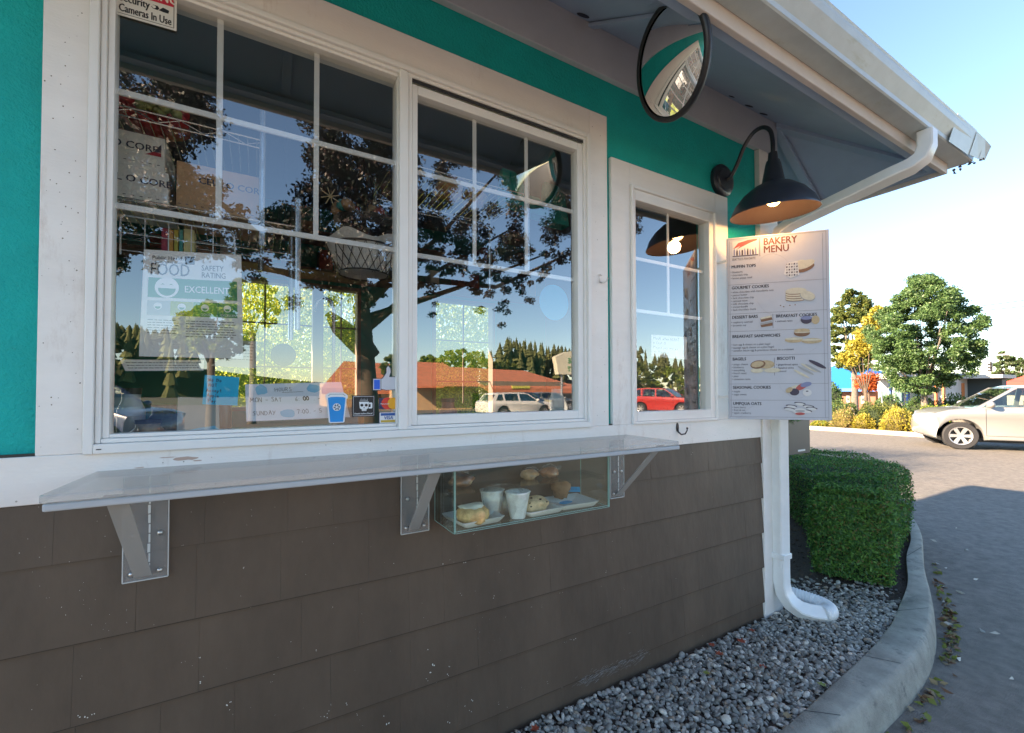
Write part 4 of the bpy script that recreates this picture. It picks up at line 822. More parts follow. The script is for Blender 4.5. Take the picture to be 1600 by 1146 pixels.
for px, col in ((1390, 'blue'), (1417, 'blue'), (1441, 'brown'), (1461, 'orange'), (1473, 'orange')):
    q = MB(); wallbox(q, X-1.2, X-.9, px-1.6, px+1.6, RZ, zt); q.build('pillar', {'blue': mat('pillar_blue', (.04, .10, .30), .5), 'brown': mat('pillar_brown', (.16, .07, .05), .6), 'orange': mat('pillar_orange', (.50, .17, .05), .6)}[col], sf2)
for a, b in ((1376, 1386), (1396, 1413), (1421, 1438)):
    q = MB(); wallbox(q, X-.06, X, a, b, RZ+.4, zt-.5); f_ = q.build('window', mat('win_frame_w', (.6, .6, .6), .5), sf2); q = MB(); wallbox(q, X-.09, X-.061, a+1, b-1, RZ+.6, zt-.7); q.build('pane', mat('teal_glass', (.10, .17, .18), .15), f_)
X = 42; dk = thing('dark_gas_canopy', 'dark open canopy shed between the green tree and the red roof', 'building', (X, Yat(1530, X), RZ))
zt = hz_at(1530, 592, X, 0); q = MB(); ya, yb = wallbox(q, X, X+1.0, 1505, 1566, RZ, zt); q.build('dark_wall', mat('dark_shed', (.035, .05, .055), .7), dk)
q = MB(); wallbox(q, X-1.5, X+1.5, 1500, 1567, zt, zt+.22); q.build('flat_roof', mat('flat_roof_pale', (.45, .42, .38), .7), dk)
q = MB(); wallbox(q, X-1.2, X-.9, 1501, 1505, RZ, zt-.3); q.build('post', MATS['pillar_orange'], dk)
X = 52; rd = thing('red_roof_store', 'cream store with a long red roof band at the right edge', 'building', (X, Yat(1600, X), RZ))
zt = hz_at(1590, 604, X, 0); q = MB(); ya, yb = wallbox(q, X, X+10, 1562, 1720, RZ, zt); q.build('cream_wall', M_cream, rd)
zr = hz_at(1590, 591, X, 0); q = MB(); q.add([(X-1, yb+.3, zt), (X-1, ya, zt), (X+2.5, ya, zr+.5), (X+2.5, yb-1.5, zr+.5), (X+8, yb+.3, zt), (X+8, ya, zt), (X-1, yb+.3, zt-.25), (X-1, ya, zt-.25)], [(0, 1, 2, 3), (3, 2, 5, 4), (0, 3, 4), (0, 1, 7, 6)]); q.build('red_roof', mat('red_metal', (.62, .09, .05), .5), rd)
# parked car far left, signs, signal, wires
q = MB(); X = 28; yy = Yat(1380, X); zt = hz_at(1376, 601, X, 0)
sg = thing('street_sign', 'small white sign on a leaning pole among the shrubs', 'sign', (X-5, Yat(1381, X-5), RZ)); Xs = X-5
q = MB(); q.tube([(Xs, Yat(1381, Xs), RZ), (Xs, Yat(1376, Xs), hz_at(1376, 602, Xs, 0))], .03, 8); q.build('pole', mat('pole_grey', (.35, .36, .37), .4, metal=.5), sg)
q = MB(); ya, yb = Yat(1372.5, Xs), Yat(1380, Xs); zA, zB = hz_at(1376, 611, Xs, 0), hz_at(1376, 601, Xs, 0); q.box(Xs-.05, min(ya, yb), zA, Xs-.035, max(ya, yb), zB); q.build('sign_plate', mat('sign_white', (.62, .66, .72), .4), sg)
ts = thing('traffic_signal', 'dark traffic signal hanging above the dark canopy', 'traffic light', (48, Yat(1547, 48), 4))
X = 48; ya, yb = sorted((Yat(1544, X), Yat(1550.5, X))); zA, zB = hz_at(1547, 581, X, 0), hz_at(1547, 566, X, 0)
q = MB(); q.box(X, ya, zA, X+.3, yb, zB); q.build('housing', M_black, ts, bevel=.03)
q = MB(); q.tube([(X+.15, (ya+yb)/2, zB), (X+.15, (ya+yb)/2, zB+.5), (X+.15, (ya+yb)/2-14, zB+.7), (X+.15, (ya+yb)/2-14, RZ)], .07, 8); q.build('mast_arm', MATS['pole_grey'], ts)
for k in range(3):
    z = zB-(k+.5)*(zB-zA)/3; T = Matrix.Translation((X-.005, (ya+yb)/2, z)) @ Matrix.Rotation(R(-90), 4, 'Y'); q = MB(); q.lathe([(1e-4, .06), (.1, .04), (.13, 0)], n=14, T=T); q.build('lens', mat('signal_lens', (.03, .03, .03), .3), ts)
X = 46
for k, (a, b) in enumerate((((1528, 478), (1600, 467.5)), ((1528, 485), (1600, 477)), ((1538, 503), (1600, 495)), ((1548, 534), (1600, 530.5)))):
    pa = Vector((X, Yat(a[0], X), hz_at(*a, X, 0))); pb = Vector((X, Yat(b[0], X), hz_at(*b, X, 0))); d = pb-pa
    o = MB(); p0, p1 = pa-d*3.5, pa+d*6; o.tube([p0+(p1-p0)*t+Vector((0, 0, .9*((2*t-1)**2-.12))) for t in [j/10 for j in range(11)]], .028, 5)
    o.build('power_line', M_black, label=('uppermost', 'second from the top', 'third from the top', 'lowest')[k]+' of the overhead wires crossing the sky right of the green tree', cat='wire', group='overhead wires')

# ================================================================== VEHICLES
def inset(poly, d):
    n = len(poly); out = []
    ar = sum(poly[i][0]*poly[(i+1) % n][1]-poly[(i+1) % n][0]*poly[i][1] for i in range(n)); sg = 1 if ar > 0 else -1
    for i in range(n):
        a, b, c = Vector(poly[i-1]), Vector(poly[i]), Vector(poly[(i+1) % n]); e1 = (b-a).normalized(); e2 = (c-b).normalized()
        n1 = Vector((-e1.y, e1.x))*sg; n2 = Vector((-e2.y, e2.x))*sg; m_ = (n1+n2); m_ = m_.normalized()/max(.5, math.sqrt(max(0, (1+n1.dot(n2))/2))) if m_.length > 1e-6 else n1
        out.append(tuple(b+m_*d))
    return out
M_tyre = mat('tyre', (.025, .025, .027), .8, bump=.2); M_rim = mat('alloy', (.55, .55, .55), .3, metal=.7)
def car(name, lab, loc, rz, paint, suv=True, group=None, detail=True):
    """x forward, y left, z up, origin on the road under the front axle"""
    root = thing(name, lab, 'car', (0, 0, 0), group)
    wr = .355 if suv else .32; fa, ra = 0, -2.62; top = 1.68 if suv else 1.42; belt = 1.10 if suv else .93
    fl, rl_ = .68, -3.52
    body = [(fl-.03, .36), (fl+.01, .50), (fl, .66), (fl-.04, .82 if suv else .76), (fl-.17, .94 if suv else .84), (.20, 1.035 if suv else .90), (-.28, belt-.01), (-.55, belt+.01), (-2.4, belt+.05), (rl_+.22, belt+.06), (rl_+.03, belt-.02), (rl_, .75), (rl_-.03, .55), (rl_+.02, .36), (rl_+.15, .30)]
    def arch(cx): return [(cx-(wr+.085)*math.cos(a), wr+(wr+.075)*math.sin(a)) for a in [R(8)+R(164)*k/14 for k in range(15)]]
    body += [(ra-(wr+.10), .29)]+arch(ra)+[(ra+wr+.10, .26), (fa-wr-.10, .26)]+arch(fa)+[(fa+wr+.10, .27), (fl-.12, .30)]
    q = MB(); n = len(body); rings = []
    for y, d in ((-.905, .035), (-.892, .010), (-.86, 0), (-.74, 0), (-.55, 0), (-.2, 0), (.2, 0), (.55, 0), (.74, 0), (.86, 0), (.892, .010), (.905, .035)):
        rings.append([(u-(.30*(abs(y)/.9)**5 if u > .5 else 0)*min(1, (u-.5)/.2 if u > .5 else 0), y, v) for u, v in inset(body, d)])
    vs = [p for r in rings for p in r]; fs = [(i*n+j, i*n+(j+1) % n, (i+1)*n+(j+1) % n, (i+1)*n+j) for i in range(len(rings)-1) for j in range(n)]+[tuple(range(n)), tuple((len(rings)-1)*n+j for j in range(n))[::-1]]
    q.add(vs, fs); bo = q.build('body', paint, root, smooth=True, auto=38)
    # cabin: pillars and roof, glass set in
    gb = [(-.30, belt-.02), (-1.02, top-.10), (-1.30, top-.02), (-2.2, top), (-2.95, top-.05), (rl_+.22, belt+.03)]
    def cab(u, v, t):
        k = max(0, (v-belt)/(top-belt)); return (u, t*(1-.16*k), v)
    q = MB(); q.prism([(-1.02, top-.09), (-1.30, top-.012), (-2.2, top+.01), (-2.95, top-.04), (-3.05, top-.11), (-2.2, top-.06), (-1.32, top-.075)], cab, -.84, .84); rf = q.build('roof', paint, root, smooth=True, auto=30)
    for s_ in (-1, 1):
        q = MB()
        def pil(p, w0, w1):
            (a, b), (c, d) = p; vs = []
            for (u, v, w_) in ((a, b, w0), (c, d, w1)):
                for du in (-w_, w_):
                    for t in (.845, .80): vs.append(cab(u+du, v, s_*t))
            q.add(vs, [(0, 1, 3, 2), (4, 5, 7, 6), (0, 2, 6, 4), (1, 3, 7, 5), (0, 1, 5, 4), (2, 3, 7, 6)])
        pil(((-.33, belt-.03), (-1.10, top-.06)), .045, .045); pil(((-1.62, belt-.02), (-1.66, top-.05)), .05, .045); pil(((-2.55, belt-.02), (-2.62, top-.05)), .05, .05); pil(((rl_+.26, belt), (-2.98, top-.08)), .10, .10)
        q.build('pillar', paint, root, smooth=False)
        q = MB(); q.add([cab(u, v, s_*.822) for u, v in ((-.42, belt-.02), (-1.12, top-.07), (-2.92, top-.07), (rl_+.34, belt))], [(0, 1, 2, 3)]); q.build('side_window', glass('car_glass', (.62, .70, .66), base=.12), root)
        q = MB(); q.box(-.62, s_*.86-.06*(s_ < 0), belt-.0, -.44, s_*1.03 if s_ > 0 else s_*.86+.02, belt+.15) if False else q.blob((-.55, s_*.99, belt+.075), (.075, .12, .085), amp=.03, seed=2, sub=2); q.box(-.57, min(s_*.86, s_*.95), belt+.02, -.50, max(s_*.86, s_*.95), belt+.06); q.build('door_mirror', paint, root, smooth=True, auto=40)
        q = MB(); q.box(-1.55, s_*.90-.012, belt-.17, -1.36, s_*.90+.020 if s_ > 0 else s_*.90+.012, belt-.14); q.v = [(a, b+(s_*.012), c) for a, b, c in q.v]; q.build('door_handle', paint, root, bevel=.008)
        q = MB()
        for u in (-.48, -1.60, -2.50): q.box(u-.004, s_*.9055-.001, .38, u+.004, s_*.9055+.001, belt-.03)
        q.box(-2.5, s_*.9055-.001, .372, -.48, s_*.9055+.001, .380); q.build('door_seam', M_black, root)
        q = MB(); q.add([(fl-.30, s_*.90, .62), (fl-.52, s_*.9068, .70), (fl-.50, s_*.9068, .80), (fl-.36, s_*.89, .81), (fl-.075, s_*.72, .62), (fl-.12, s_*.72, .77)], [(0, 3, 5, 4)]); q.build('headlight', mat('headlight', (.6, .62, .62), .1, coat=1), root)
        q = MB(); q.box(ra+wr+.16, s_*.885-.02, .275, fa-wr-.16, s_*.885+.025*1, .34); q.build('sill_trim', paint, root, bevel=.015)
    q = MB(); q.add([(-.28, .74, belt), (-.28, -.74, belt), (-1.10, -.66, top-.05), (-1.10, .66, top-.05)], [(0, 1, 2, 3)]); q.build('windscreen', MATS['car_glass'], root)
    q = MB(); q.add([(rl_+.16, .72, belt+.05), (rl_+.16, -.72, belt+.05), (-3.03, -.64, top-.1), (-3.03, .64, top-.1)], [(0, 1, 2, 3)]); q.build('rear_window', MATS['car_glass'], root)
    q = MB()
    for y in (-.38, .38): q.box(-1.75, y-.24, .55, -1.25, y+.24, .85); q.box(-1.85, y-.22, .8, -1.68, y+.22, 1.28); q.box(-1.83, y-.12, 1.30, -1.72, y+.12, 1.44)
    q.box(-2.9, -.65, .6, -2.5, .65, 1.2); q.build('seats', mat('seat_fabric', (.16, .14, .12), .8), root, bevel=.03)
    q = MB(); q.box(-.9, -.75, .80, -.35, .75, belt-.03); q.build('dashboard', M_dark, root, bevel=.03)
    q = MB(); q.box(ra-.2, -.7, .20, fa+.3, .7, .30); q.build('underbody', M_black, root)
    for cx in (fa, ra):
        for s_ in (-1, 1):
            T = Matrix.Translation((cx, s_*.80, wr)) @ Matrix.Rotation(R(-90*s_), 4, 'X')
            q = MB(); q.lathe([(wr*.66, -.10), (wr*.93, -.105), (wr, -.08), (wr, .08), (wr*.94, .105), (wr*.68, .10), (wr*.64, .085)], n=40, T=T); wh = q.build('tyre', M_tyre, root, smooth=True, auto=40)
            q = MB(); q.lathe([(wr*.665, .10), (wr*.655, .108), (wr*.60, .10), (wr*.57, .02)], n=36, T=T); q.lathe([(1e-4, .085), (wr*.15, .085), (wr*.18, .07)], n=20, T=T)
            for k in range(6 if suv else 7):
                a = 2*math.pi*k/(6 if suv else 7); ca, sa = math.cos(a), math.sin(a); w0, w1 = .032, .042
                vs = [T @ Vector((r_*ca-w_*sa*e, r_*sa+w_*ca*e, z)) for r_, w_, z in ((wr*.12, w0, .085), (wr*.62, w1, .098)) for e in (-1, 1)]+[T @ Vector((r_*ca-w_*sa*e, r_*sa+w_*ca*e, z-.04)) for r_, w_, z in ((wr*.12, w0, .085), (wr*.62, w1, .098)) for e in (-1, 1)]
                q.add(vs, [(0, 1, 3, 2), (4, 6, 7, 5), (0, 2, 6, 4), (1, 5, 7, 3)])
            q.build('rim', M_rim, root, smooth=False)
            q = MB(); q.lathe([(1e-4, .005), (wr*.6, .005)], n=24, T=T); q.build('brake_disc', M_dark, root)
    root.location = loc; root.rotation_euler = (0, 0, rz); return root
x, y = G(1503, 703, RZ)
hd = math.atan2(.85, -.50); fwd = Vector((math.cos(hd), math.sin(hd), 0)); lft = Vector((-fwd.y, fwd.x, 0))
o0 = Vector((x, y, RZ))-lft*.90
car('silver_suv', 'silver grey compact suv driving past on the sunlit road at the right', o0, hd, mat('silver_paint', (.30, .30, .295), .28, metal=.35, coat=.6)); bpy.data.objects['silver_suv'].scale = (.95,)*3

# ================================================================== THE WORLD IN FRONT OF THE SHOP (seen mirrored in the windows)
M_red_roof = mat('orange_roof', (.50, .17, .085), .8, var=.2, scale=1.5); M_wood = mat('mall_fascia', (.20, .17, .13), .8, var=.15, scale=1)
def rbox(mb, pxl, pxr, pyt, pyb, dep, thick=6, z0=None, z1=None):
    a = REF(pxl, pyb, dep); b = REF(pxr, pyt, dep); zb = a.z if z0 is None else z0; zt = b.z if z1 is None else z1
    mb.box(min(a.x, b.x), a.y-thick, zb, max(a.x, b.x), a.y, zt); return a, b
ml = thing('shopping_arcade', 'long arcade with an orange tiled roof, seen mirrored in the sliding window', 'building', REF(760, 620, 40))
q = MB(); rbox(q, 520, 1010, 601, 640, 42, 10, z0=RZ); q.build('wall', mat('mall_wall', (.40, .27, .16), .85, var=.2, scale=.6), ml)
q = MB(); a, b = rbox(q, 742, 880, 597, 612, 38, 4); q.build('fascia_band', M_wood, ml)
q = MB(); a = REF(500, 601, 38); b = REF(905, 601, 38); rz_ = REF(760, 578, 45).z
q.add([(a.x, a.y+1, a.z-.3), (b.x, a.y+1, a.z-.3), (b.x-3, a.y-7, rz_), (a.x+3, a.y-7, rz_+.5), (a.x, a.y+1, a.z-.8), (b.x, a.y+1, a.z-.8)], [(0, 1, 2, 3), (0, 1, 5, 4)]); q.build('tiled_roof', M_red_roof, ml)
q = MB(); a = REF(655, 604, 32); b = REF(742, 604, 32); rz_ = REF(700, 566, 36).z; xm_ = (a.x+b.x)/2
q.add([(a.x-2, a.y+1, a.z), (b.x+.5, a.y+1, a.z), (xm_+1.5, a.y-5, rz_), (xm_-1.5, a.y-5, rz_)], [(0, 1, 2, 3)]); q.add([(a.x-2, a.y-11, a.z), (b.x+.5, a.y-11, a.z), (xm_+1.5, a.y-5, rz_), (xm_-1.5, a.y-5, rz_)], [(0, 1, 2, 3)]); q.add([(b.x+.5, a.y+1, a.z), (b.x+.5, a.y-11, a.z), (xm_+1.5, a.y-5, rz_)], [(0, 1, 2)]); q.build('gable_roof', M_red_roof, ml)
q = MB(); q.box(a.x-1, a.y-8, RZ, b.x, a.y-.5, a.z-.1); q.build('front_wall', mat('mall_tan', (.55, .36, .20), .85, var=.15, scale=.8), ml)
for k in range(9):
    px = 748+k*15; q = MB(); a, b = rbox(q, px, px+9, 616, 634, 41.5, .4); q.build('shop_window', M_gl2, ml)
q = MB(); q.box(a.x-20, a.y+3, a.z-.1, a.x-19.6, a.y+3.4, a.z+2.2) ; q.build('post', M_wood, ml)
ys = thing('yellow_banner', 'small yellow shop banner under the arcade roof, mirrored in the sliding window', 'sign', REF(813, 606, 36)); q = MB(); rbox(q, 801, 828, 603, 609, 37, .2); q.build('banner', mat('banner_yellow', (.60, .55, .10), .6), ys)
ps = thing('market_sign', 'tall white arch-topped market sign with green letters, mirrored in the sliding window', 'sign', REF(885, 600, 26))
a = REF(868, 585, 28); b = REF(925, 555, 28); x0, x1, z0, z1 = a.x, b.x, a.z, b.z; yy = a.y
q = MB(); q.prism([(x0+.3, z0), (x1, z0), (x1, z1-.5)]+[(x0+(x1-x0)*(1-t), z1-.5+.75*math.sin(math.pi*(t*.85+.08))) for t in [k/12 for k in range(13)]], lambda u, v, t: (u, yy+t, v), -.5, 0); q.build('sign_face', mat('sign_cream', (.70, .66, .50), .6), ps)
q = MB()
fR = lambda u, v, t: (x1-u, yy+.02+t, v)
q.text('VILLAGE', .62, fR, x=.35, y=z0+.95, bold=.02); q.text('MARKET', .60, fR, x=.45, y=z0+.25, bold=.02); q.build('lettering', mat('sign_green', (.03, .32, .10), .6), ps)
q = MB(); q.tube([(x0+.8, yy-.25, RZ), (x0+.8, yy-.25, z0)], .09, 8); q.build('post', MATS['pole_grey'], ps)
q = MB(); q.tube([(x1-.8, yy-.25, RZ), (x1-.8, yy-.25, z0)], .09, 8); q.build('post', MATS['pole_grey'], ps)
grid_sheet(-90, 90, -120, -60, RZ+.002).build('hill_ground', mat('hill_ground', (.10, .10, .05), .9, var=.3, scale=.3), kind='structure')
# parked and passing cars mirrored in the glass
def rcar(px, py, dep, rz, col, nm, lab, suv=False):
    a = REF(px, py, dep); car(nm, lab, (a.x, a.y, RZ), rz, col, suv=suv, group='cars parked in front of the shop')
P_y = mat('cream_paint', (.60, .56, .36), .3, coat=.5); P_w = mat('pearl_paint', (.66, .65, .62), .3, coat=.5); P_b = mat('navy_paint', (.03, .05, .12), .25, coat=.7); P_g = mat('grey_paint', (.20, .21, .22), .3, metal=.3, coat=.6); P_r = mat('red_paint', (.42, .03, .025), .3, coat=.6)
rcar(842, 628, 25, 0, P_y, 'cream_sedan', 'cream yellow saloon parked before the arcade, mirrored in the sliding window')
rcar(838, 642, 20, 0, P_w, 'white_sedan', 'white car parked nearest, low in the sliding window reflection')
rcar(880, 632, 27, 0, P_g, 'grey_sedan', 'grey car parked under the market sign, mirrored in the sliding window')
rcar(770, 636, 24, 3.1, P_b, 'navy_sedan', 'navy blue car in the shade left of the cream saloon, mirrored in the sliding window')
rcar(1072, 640, 17, 1.2, P_r, 'red_suv', 'red suv mirrored low in the narrow right window', True)
rcar(215, 655, 12, .5, P_b, 'navy_suv', 'dark blue suv mirrored low at the left of the big window', True)
rcar(1020, 630, 30, 0, P_w, 'white_wagon', 'white wagon behind the red suv, mirrored in the narrow right window', True)
# plum tree whose trunk and hanging leaves show in the reflection
plum = [mat('plum1', (.014, .016, .016), .5, trans=.10), mat('plum2', (.012, .022, .014), .5, trans=.10), mat('plum3', (.030, .015, .014), .5, trans=.12)]
dp = 5.0; cl = []
def addc(pts, dj=.9, seed=0):
    r_ = random.Random(seed)
    for px, py, r0 in pts:
        d = dp+r_.uniform(-dj, dj)*1.0; p = REF(px, py, d); cl.append((tuple(p), r0*d/5))
def fill(x0, x1, y0, y1, n, r0, seed, hole=None, dj=.9):
    rr = random.Random(seed); k = 0
    while k < n:
        px, py = rr.uniform(x0, x1), rr.uniform(y0, y1)
        if hole and hole(px, py): continue
        addc([(px, py, r0*rr.uniform(.55, 1.05))], dj, seed*1000+k); k += 1
gap = lambda x, y: ((x-410)/88)**2+((y-235)/88)**2 < 1 or ((x-300)/22)**2+((y-250)/35)**2 < 1
fill(140, 335, 100, 345, 115, .24, 1, gap); fill(150, 460, 330, 392, 60, .19, 2, gap); fill(470, 640, 170, 440, 120, .26, 3, gap)
for px, y1 in ((183, 440), (190, 420), (240, 430), (262, 405), (285, 400), (345, 410), (375, 430), (392, 450), (408, 440), (430, 400), (470, 430), (500, 440), (605, 470), (620, 430)): fill(px-7, px+7, 385, y1, 4, .11, px, dj=.4)
fill(640, 905, 150, 400, 150, .22, 4, lambda x, y: ((x-735)/20)**2+((y-285)/16)**2 < 1 or ((x-780)/12)**2+((y-300)/25)**2 < 1 or ((x-835)/12)**2+((y-365)/22)**2 < 1)
for px, y1 in ((665, 470), (678, 500), (700, 450), (722, 430), (742, 490), (758, 470), (788, 525), (796, 490), (822, 490), (812, 450), (848, 440), (872, 410), (770, 440), (690, 440)): fill(px-8, px+8, 390, y1, 6, .115, px+7, dj=.4)
fill(440, 610, 440, 480, 12, .16, 6)
r_ = random.Random(9)
for k in range(26):
    d = r_.uniform(2.6, 8.2); p = REF(r_.uniform(140, 900), r_.uniform(-260, 170), d); cl.append((tuple(p), .36*d/5))
for k in range(10):
    p = REF(r_.uniform(960, 1010), r_.uniform(300, 400), 5.2); cl.append((tuple(p), .16))
tb_ = REF(582, 700, 5.3); tb_.z = RZ; tt = REF(560, 425, 5.3)
o = tree('plum_tree', 'dark-leaved plum tree, its trunk and hanging twigs mirrored in the big windows', tuple(tb_), tt.z-RZ, cl, 170000, .050, plum, M_bark, seed=50, tr=.17, lean=(tt.x-tb_.x, tt.y-tb_.y), wid=.55)
q = MB(); q.tube([REF(582, 560, 5.3), REF(565, 540, 5.3), REF(530, 510, 5.25), REF(512, 490, 5.2)], [.14, .17, .13, .05], 10); q.build('limb', M_bark, o, smooth=True)
# trees, bushes and wooded hill further off
def rtree(px, pyt, pyb, wpx, dep, lab, mats, n=5000, size=.3, seed=0, nm='broad_tree'):
    c = REF(px, (pyt+pyb)/2, dep); t = REF(px, pyt, dep); b = REF(px, pyb, dep); w_ = abs(REF(px-wpx, pyt, dep).x-REF(px+wpx, pyt, dep).x)/2
    tree(nm, lab, (c.x, c.y, RZ), max(1, b.z-RZ+.4), crown_clumps(tuple(c), (w_, w_*.8, (t.z-b.z)/2), 60, seed, (.16, .26)), n, size, mats, M_bark2, 'trees in front of the shop', seed, tr=.16)
rtree(395, 436, 520, 44, 22, 'olive green tree mirrored left of centre in the big window', yl_, 7000, .22, 61)
rtree(330, 470, 560, 60, 18, 'light green tree mirrored behind the food rating notice', lime_, 8000, .2, 62)
rtree(725, 546, 580, 34, 60, 'pale green tree rising over the orange roof, mirrored in the sliding window', lime_, 3000, .5, 63)
rtree(672, 556, 590, 22, 60, 'small yellow green tree at the left of the orange roof reflection', lime_, 2200, .5, 64)
rtree(785, 562, 590, 22, 62, 'low olive tree right of the pale tree over the orange roof', yl_, 1800, .5, 65)
rtree(615, 555, 600, 20, 26, 'small olive tree mirrored right of the plum trunk', yl_, 2200, .25, 66)
rtree(1000, 560, 615, 30, 24, 'olive tree at the left of the narrow window reflection', yl_, 3500, .25, 67)
rtree(1060, 575, 620, 34, 22, 'lime green tree above the red suv in the narrow window', lime_, 3500, .22, 68)
P = []; rgc = np.random.default_rng(70); hv = MB()
def conifer(mb, x, y, z0, h, r):
    n = 7
    for k in range(4):
        zb = z0+h*k*.22; rr2 = r*(1-k*.22); 
        vs = [(x+rr2*(.75+.5*((j*7+k*3) % 5)/5)*math.cos(2*math.pi*j/n+k), y+rr2*(.75+.5*((j*5+k) % 4)/4)*math.sin(2*math.pi*j/n+k), zb-h*.03*(j % 2)) for j in range(n)]+[(x, y, zb+h*.36)]
        mb.add(vs, [(j, (j+1) % n, n) for j in range(n)])
for (pl, pr, yt, dep, cnt) in ((-200, 320, 505, 170, 190), (640, 1120, 553, 170, 200), (780, 930, 537, 170, 60)):
    for k in range(cnt):
        px = pl+(pr-pl)*rgc.random(); d = dep+rgc.uniform(-15, 20); bump = 10*math.sin(px*.03)+8*math.sin(px*.011+1); t = REF(px, yt+bump+abs(rgc.normal(0, 7)), d); h = rgc.uniform(5, 17)*(.6 if rgc.random() < .5 else 1); conifer(hv, t.x, t.y, max(t.z-h, RZ), min(h, t.z-RZ), 2.6)
hv.build('wooded_hill', mat('conifer', (.085, .095, .030), .9, var=.5, scale=.2), kind='stuff')
q = MB(); pts = [(-240, 0)]+[(x, REF(0, 0, 1).z*0+18*math.exp(-((x+60)/70)**2)+13*math.exp(-((x-110)/50)**2)+3) for x in range(-240, 241, 12)]+[(240, 0)]
q.prism(pts, lambda u, v, t: (u, t, v*.62+RZ), -240, -178); q.build('hill', mat('hill_green', (.07, .08, .03), .95, var=.4, scale=.05), kind='structure')

# ================================================================== BEHIND THE SHOP (seen through the back windows)
for k, (x, y, r, zt, lab) in enumerate(((-.2, 5.6, 1.4, 3.3, 'lime green bush outside the back window, leftmost'), (1.3, 6.0, 1.5, 3.7, 'tall lime green bush behind the middle of the back window'), (2.9, 5.8, 1.5, 3.3, 'lime green bush outside the right part of the back window'), (4.6, 6.4, 1.6, 3.6, 'lime green bush beyond the sliding window, furthest right'))):
    bush('backyard_bush', lab, 'bush', (x, y, .2), (r, r, zt-.2), 42000, .050, [mat('lf_bright1', (.56, .56, .08), .5, trans=.6), mat('lf_bright2', (.42, .50, .08), .5, trans=.6), mat('lf_bright3', (.34, .46, .06), .5, trans=.6)], mat('core_lime', (.16, .22, .04), .8, var=.5, scale=9), 'bushes behind the stand', 80+k, spiky=.13, core=.5)

# ================================================================== INSIDE THE SHOP
M_wire = mat('chrome_wire', (.55, .56, .58), .25, metal=.8); M_wireb = mat('black_wire', (.02, .02, .022), .4)
def wire_shelf(lab, x0, x1, z, y0=.17, y1=.50):
    o = thing('wire_shelf', lab, 'shelf', (x0, y0, z), 'chrome wire shelves inside the windows'); q = MB()
    for y in (y0, y1):
        q.tube([(x0, y, z), (x1, y, z)], .0030, 6); q.tube([(x0, y, z-.028), (x1, y, z-.028)], .0026, 6); n = int((x1-x0)/.055); P = []
        for k in range(n+1): P.append((x0+(x1-x0)*k/n, y, z-.002 if k % 2 else z-.026))
        q.tube(P, .0018, 5)
    q.build('edge_truss', M_wire, o); q = MB(); n = int((x1-x0)/.026)
    for k in range(n+1): x = x0+(x1-x0)*k/n; q.tube([(x, y0, z+.002), (x, y1, z+.002)], .0014, 4)
    q.build('wire_deck', M_wire, o)
    for x in (x0+.01, x1-.01):
        for y in (y0, y1): q = MB(); q.tube([(x, y, z-.36), (x, y, z+.10)], .010, 10); q.build('post', M_wire, o)
    return o
z1 = W(265, 184, .17)[1]; z2 = W(232, 316, .17)[1]; z3 = W(660, 262, .17)[1]
wire_shelf('chrome wire shelf carrying the red bag, highest in the big window', -.62, .02, z1, .17, .52)
wire_shelf('chrome wire shelf holding the cardboard boxes in the big window', -.62, .13, z2, .17, .52)
wire_shelf('chrome wire shelf behind the sliding window with teal bags', .46, 1.08, z3, .17, .55)
M_box = mat('box_white', (.80, .80, .76), .7, var=.06, scale=4); M_kraft = mat('box_kraft', (.50, .31, .17), .8, var=.1, scale=4)
def carton(lab, x0, x1, z0, z1, y, d, m, txt, tx, tz, ts, logo=None):
    o = thing('cardboard_box', lab, 'box', ((x0+x1)/2, y, z0)); q = MB(); q.box(x0, y, z0, x1, y+d, z1); q.build('carton', m, o, bevel=.002)
    q = MB(); q.text(txt, ts, fxz(y-.0006), x=tx, y=tz, bold=.02); q.build('printed_text', mat('ink_dark', (.03, .035, .07), .6), o)
    q = MB(); q.flat([(x0+.01, z0+(z1-z0)*.50), (x1-.01, z0+(z1-z0)*.50), (x1-.01, z0+(z1-z0)*.50+.0008), (x0+.01, z0+(z1-z0)*.50+.0008)], fxz(y-.0006)) if False else None
    q = MB()
    for k in range(int((x1-x0)/.02)): q.flat([(x0+.005+k*.02, z0+.018), (x0+.012+k*.02, z0+.018), (x0+.012+k*.02, z0+.020), (x0+.005+k*.02, z0+.020)], fxz(y-.0006))
    q.build('perforation', MATS['ink_dark'], o)
    if logo:
        q = MB(); lx, lz, s = logo; q.flat([(lx, lz), (lx+s, lz), (lx+s, lz+s*.3), (lx+s*.5, lz+s*.3)], fxz(y-.0007), m=0); q.flat([(lx+s*.52, lz+s*.33), (lx+s, lz+s*.33), (lx+s, lz+s)], fxz(y-.0007), m=1); q.build('printed_logo', [mat('ink_red', (.4, .03, .05), .6), MATS['ink_dark']], o)
yb = .20
xa, za = W(150, 308, yb); xb, zb = W(266, 255, yb); xt, zt = W(262, 205, yb)
zl = W(266, 300, yb)[1]; zm = W(262, 262, yb)[1]; ztp = W(258, 210, yb)[1]
s_ = .036; ztop = z2+.004
carton('white carton on the lower wire shelf, under the other white carton', -.60, W(263, 300, yb)[0], ztop, ztop+.108, yb, .22, M_box, 'CELL O CORE', W(166, 270, yb)[0]-.03, ztop+.060, .030)
carton('white carton with a red and blue mark, on top of the lower white carton', -.60, W(257, 230, yb)[0], ztop+.1085, ztop+.216, yb+.004, .21, M_box, 'CELL O CORE', W(166, 270, yb)[0]-.065, ztop+.165, .030, (W(226, 235, yb)[0], ztop+.155, .040))
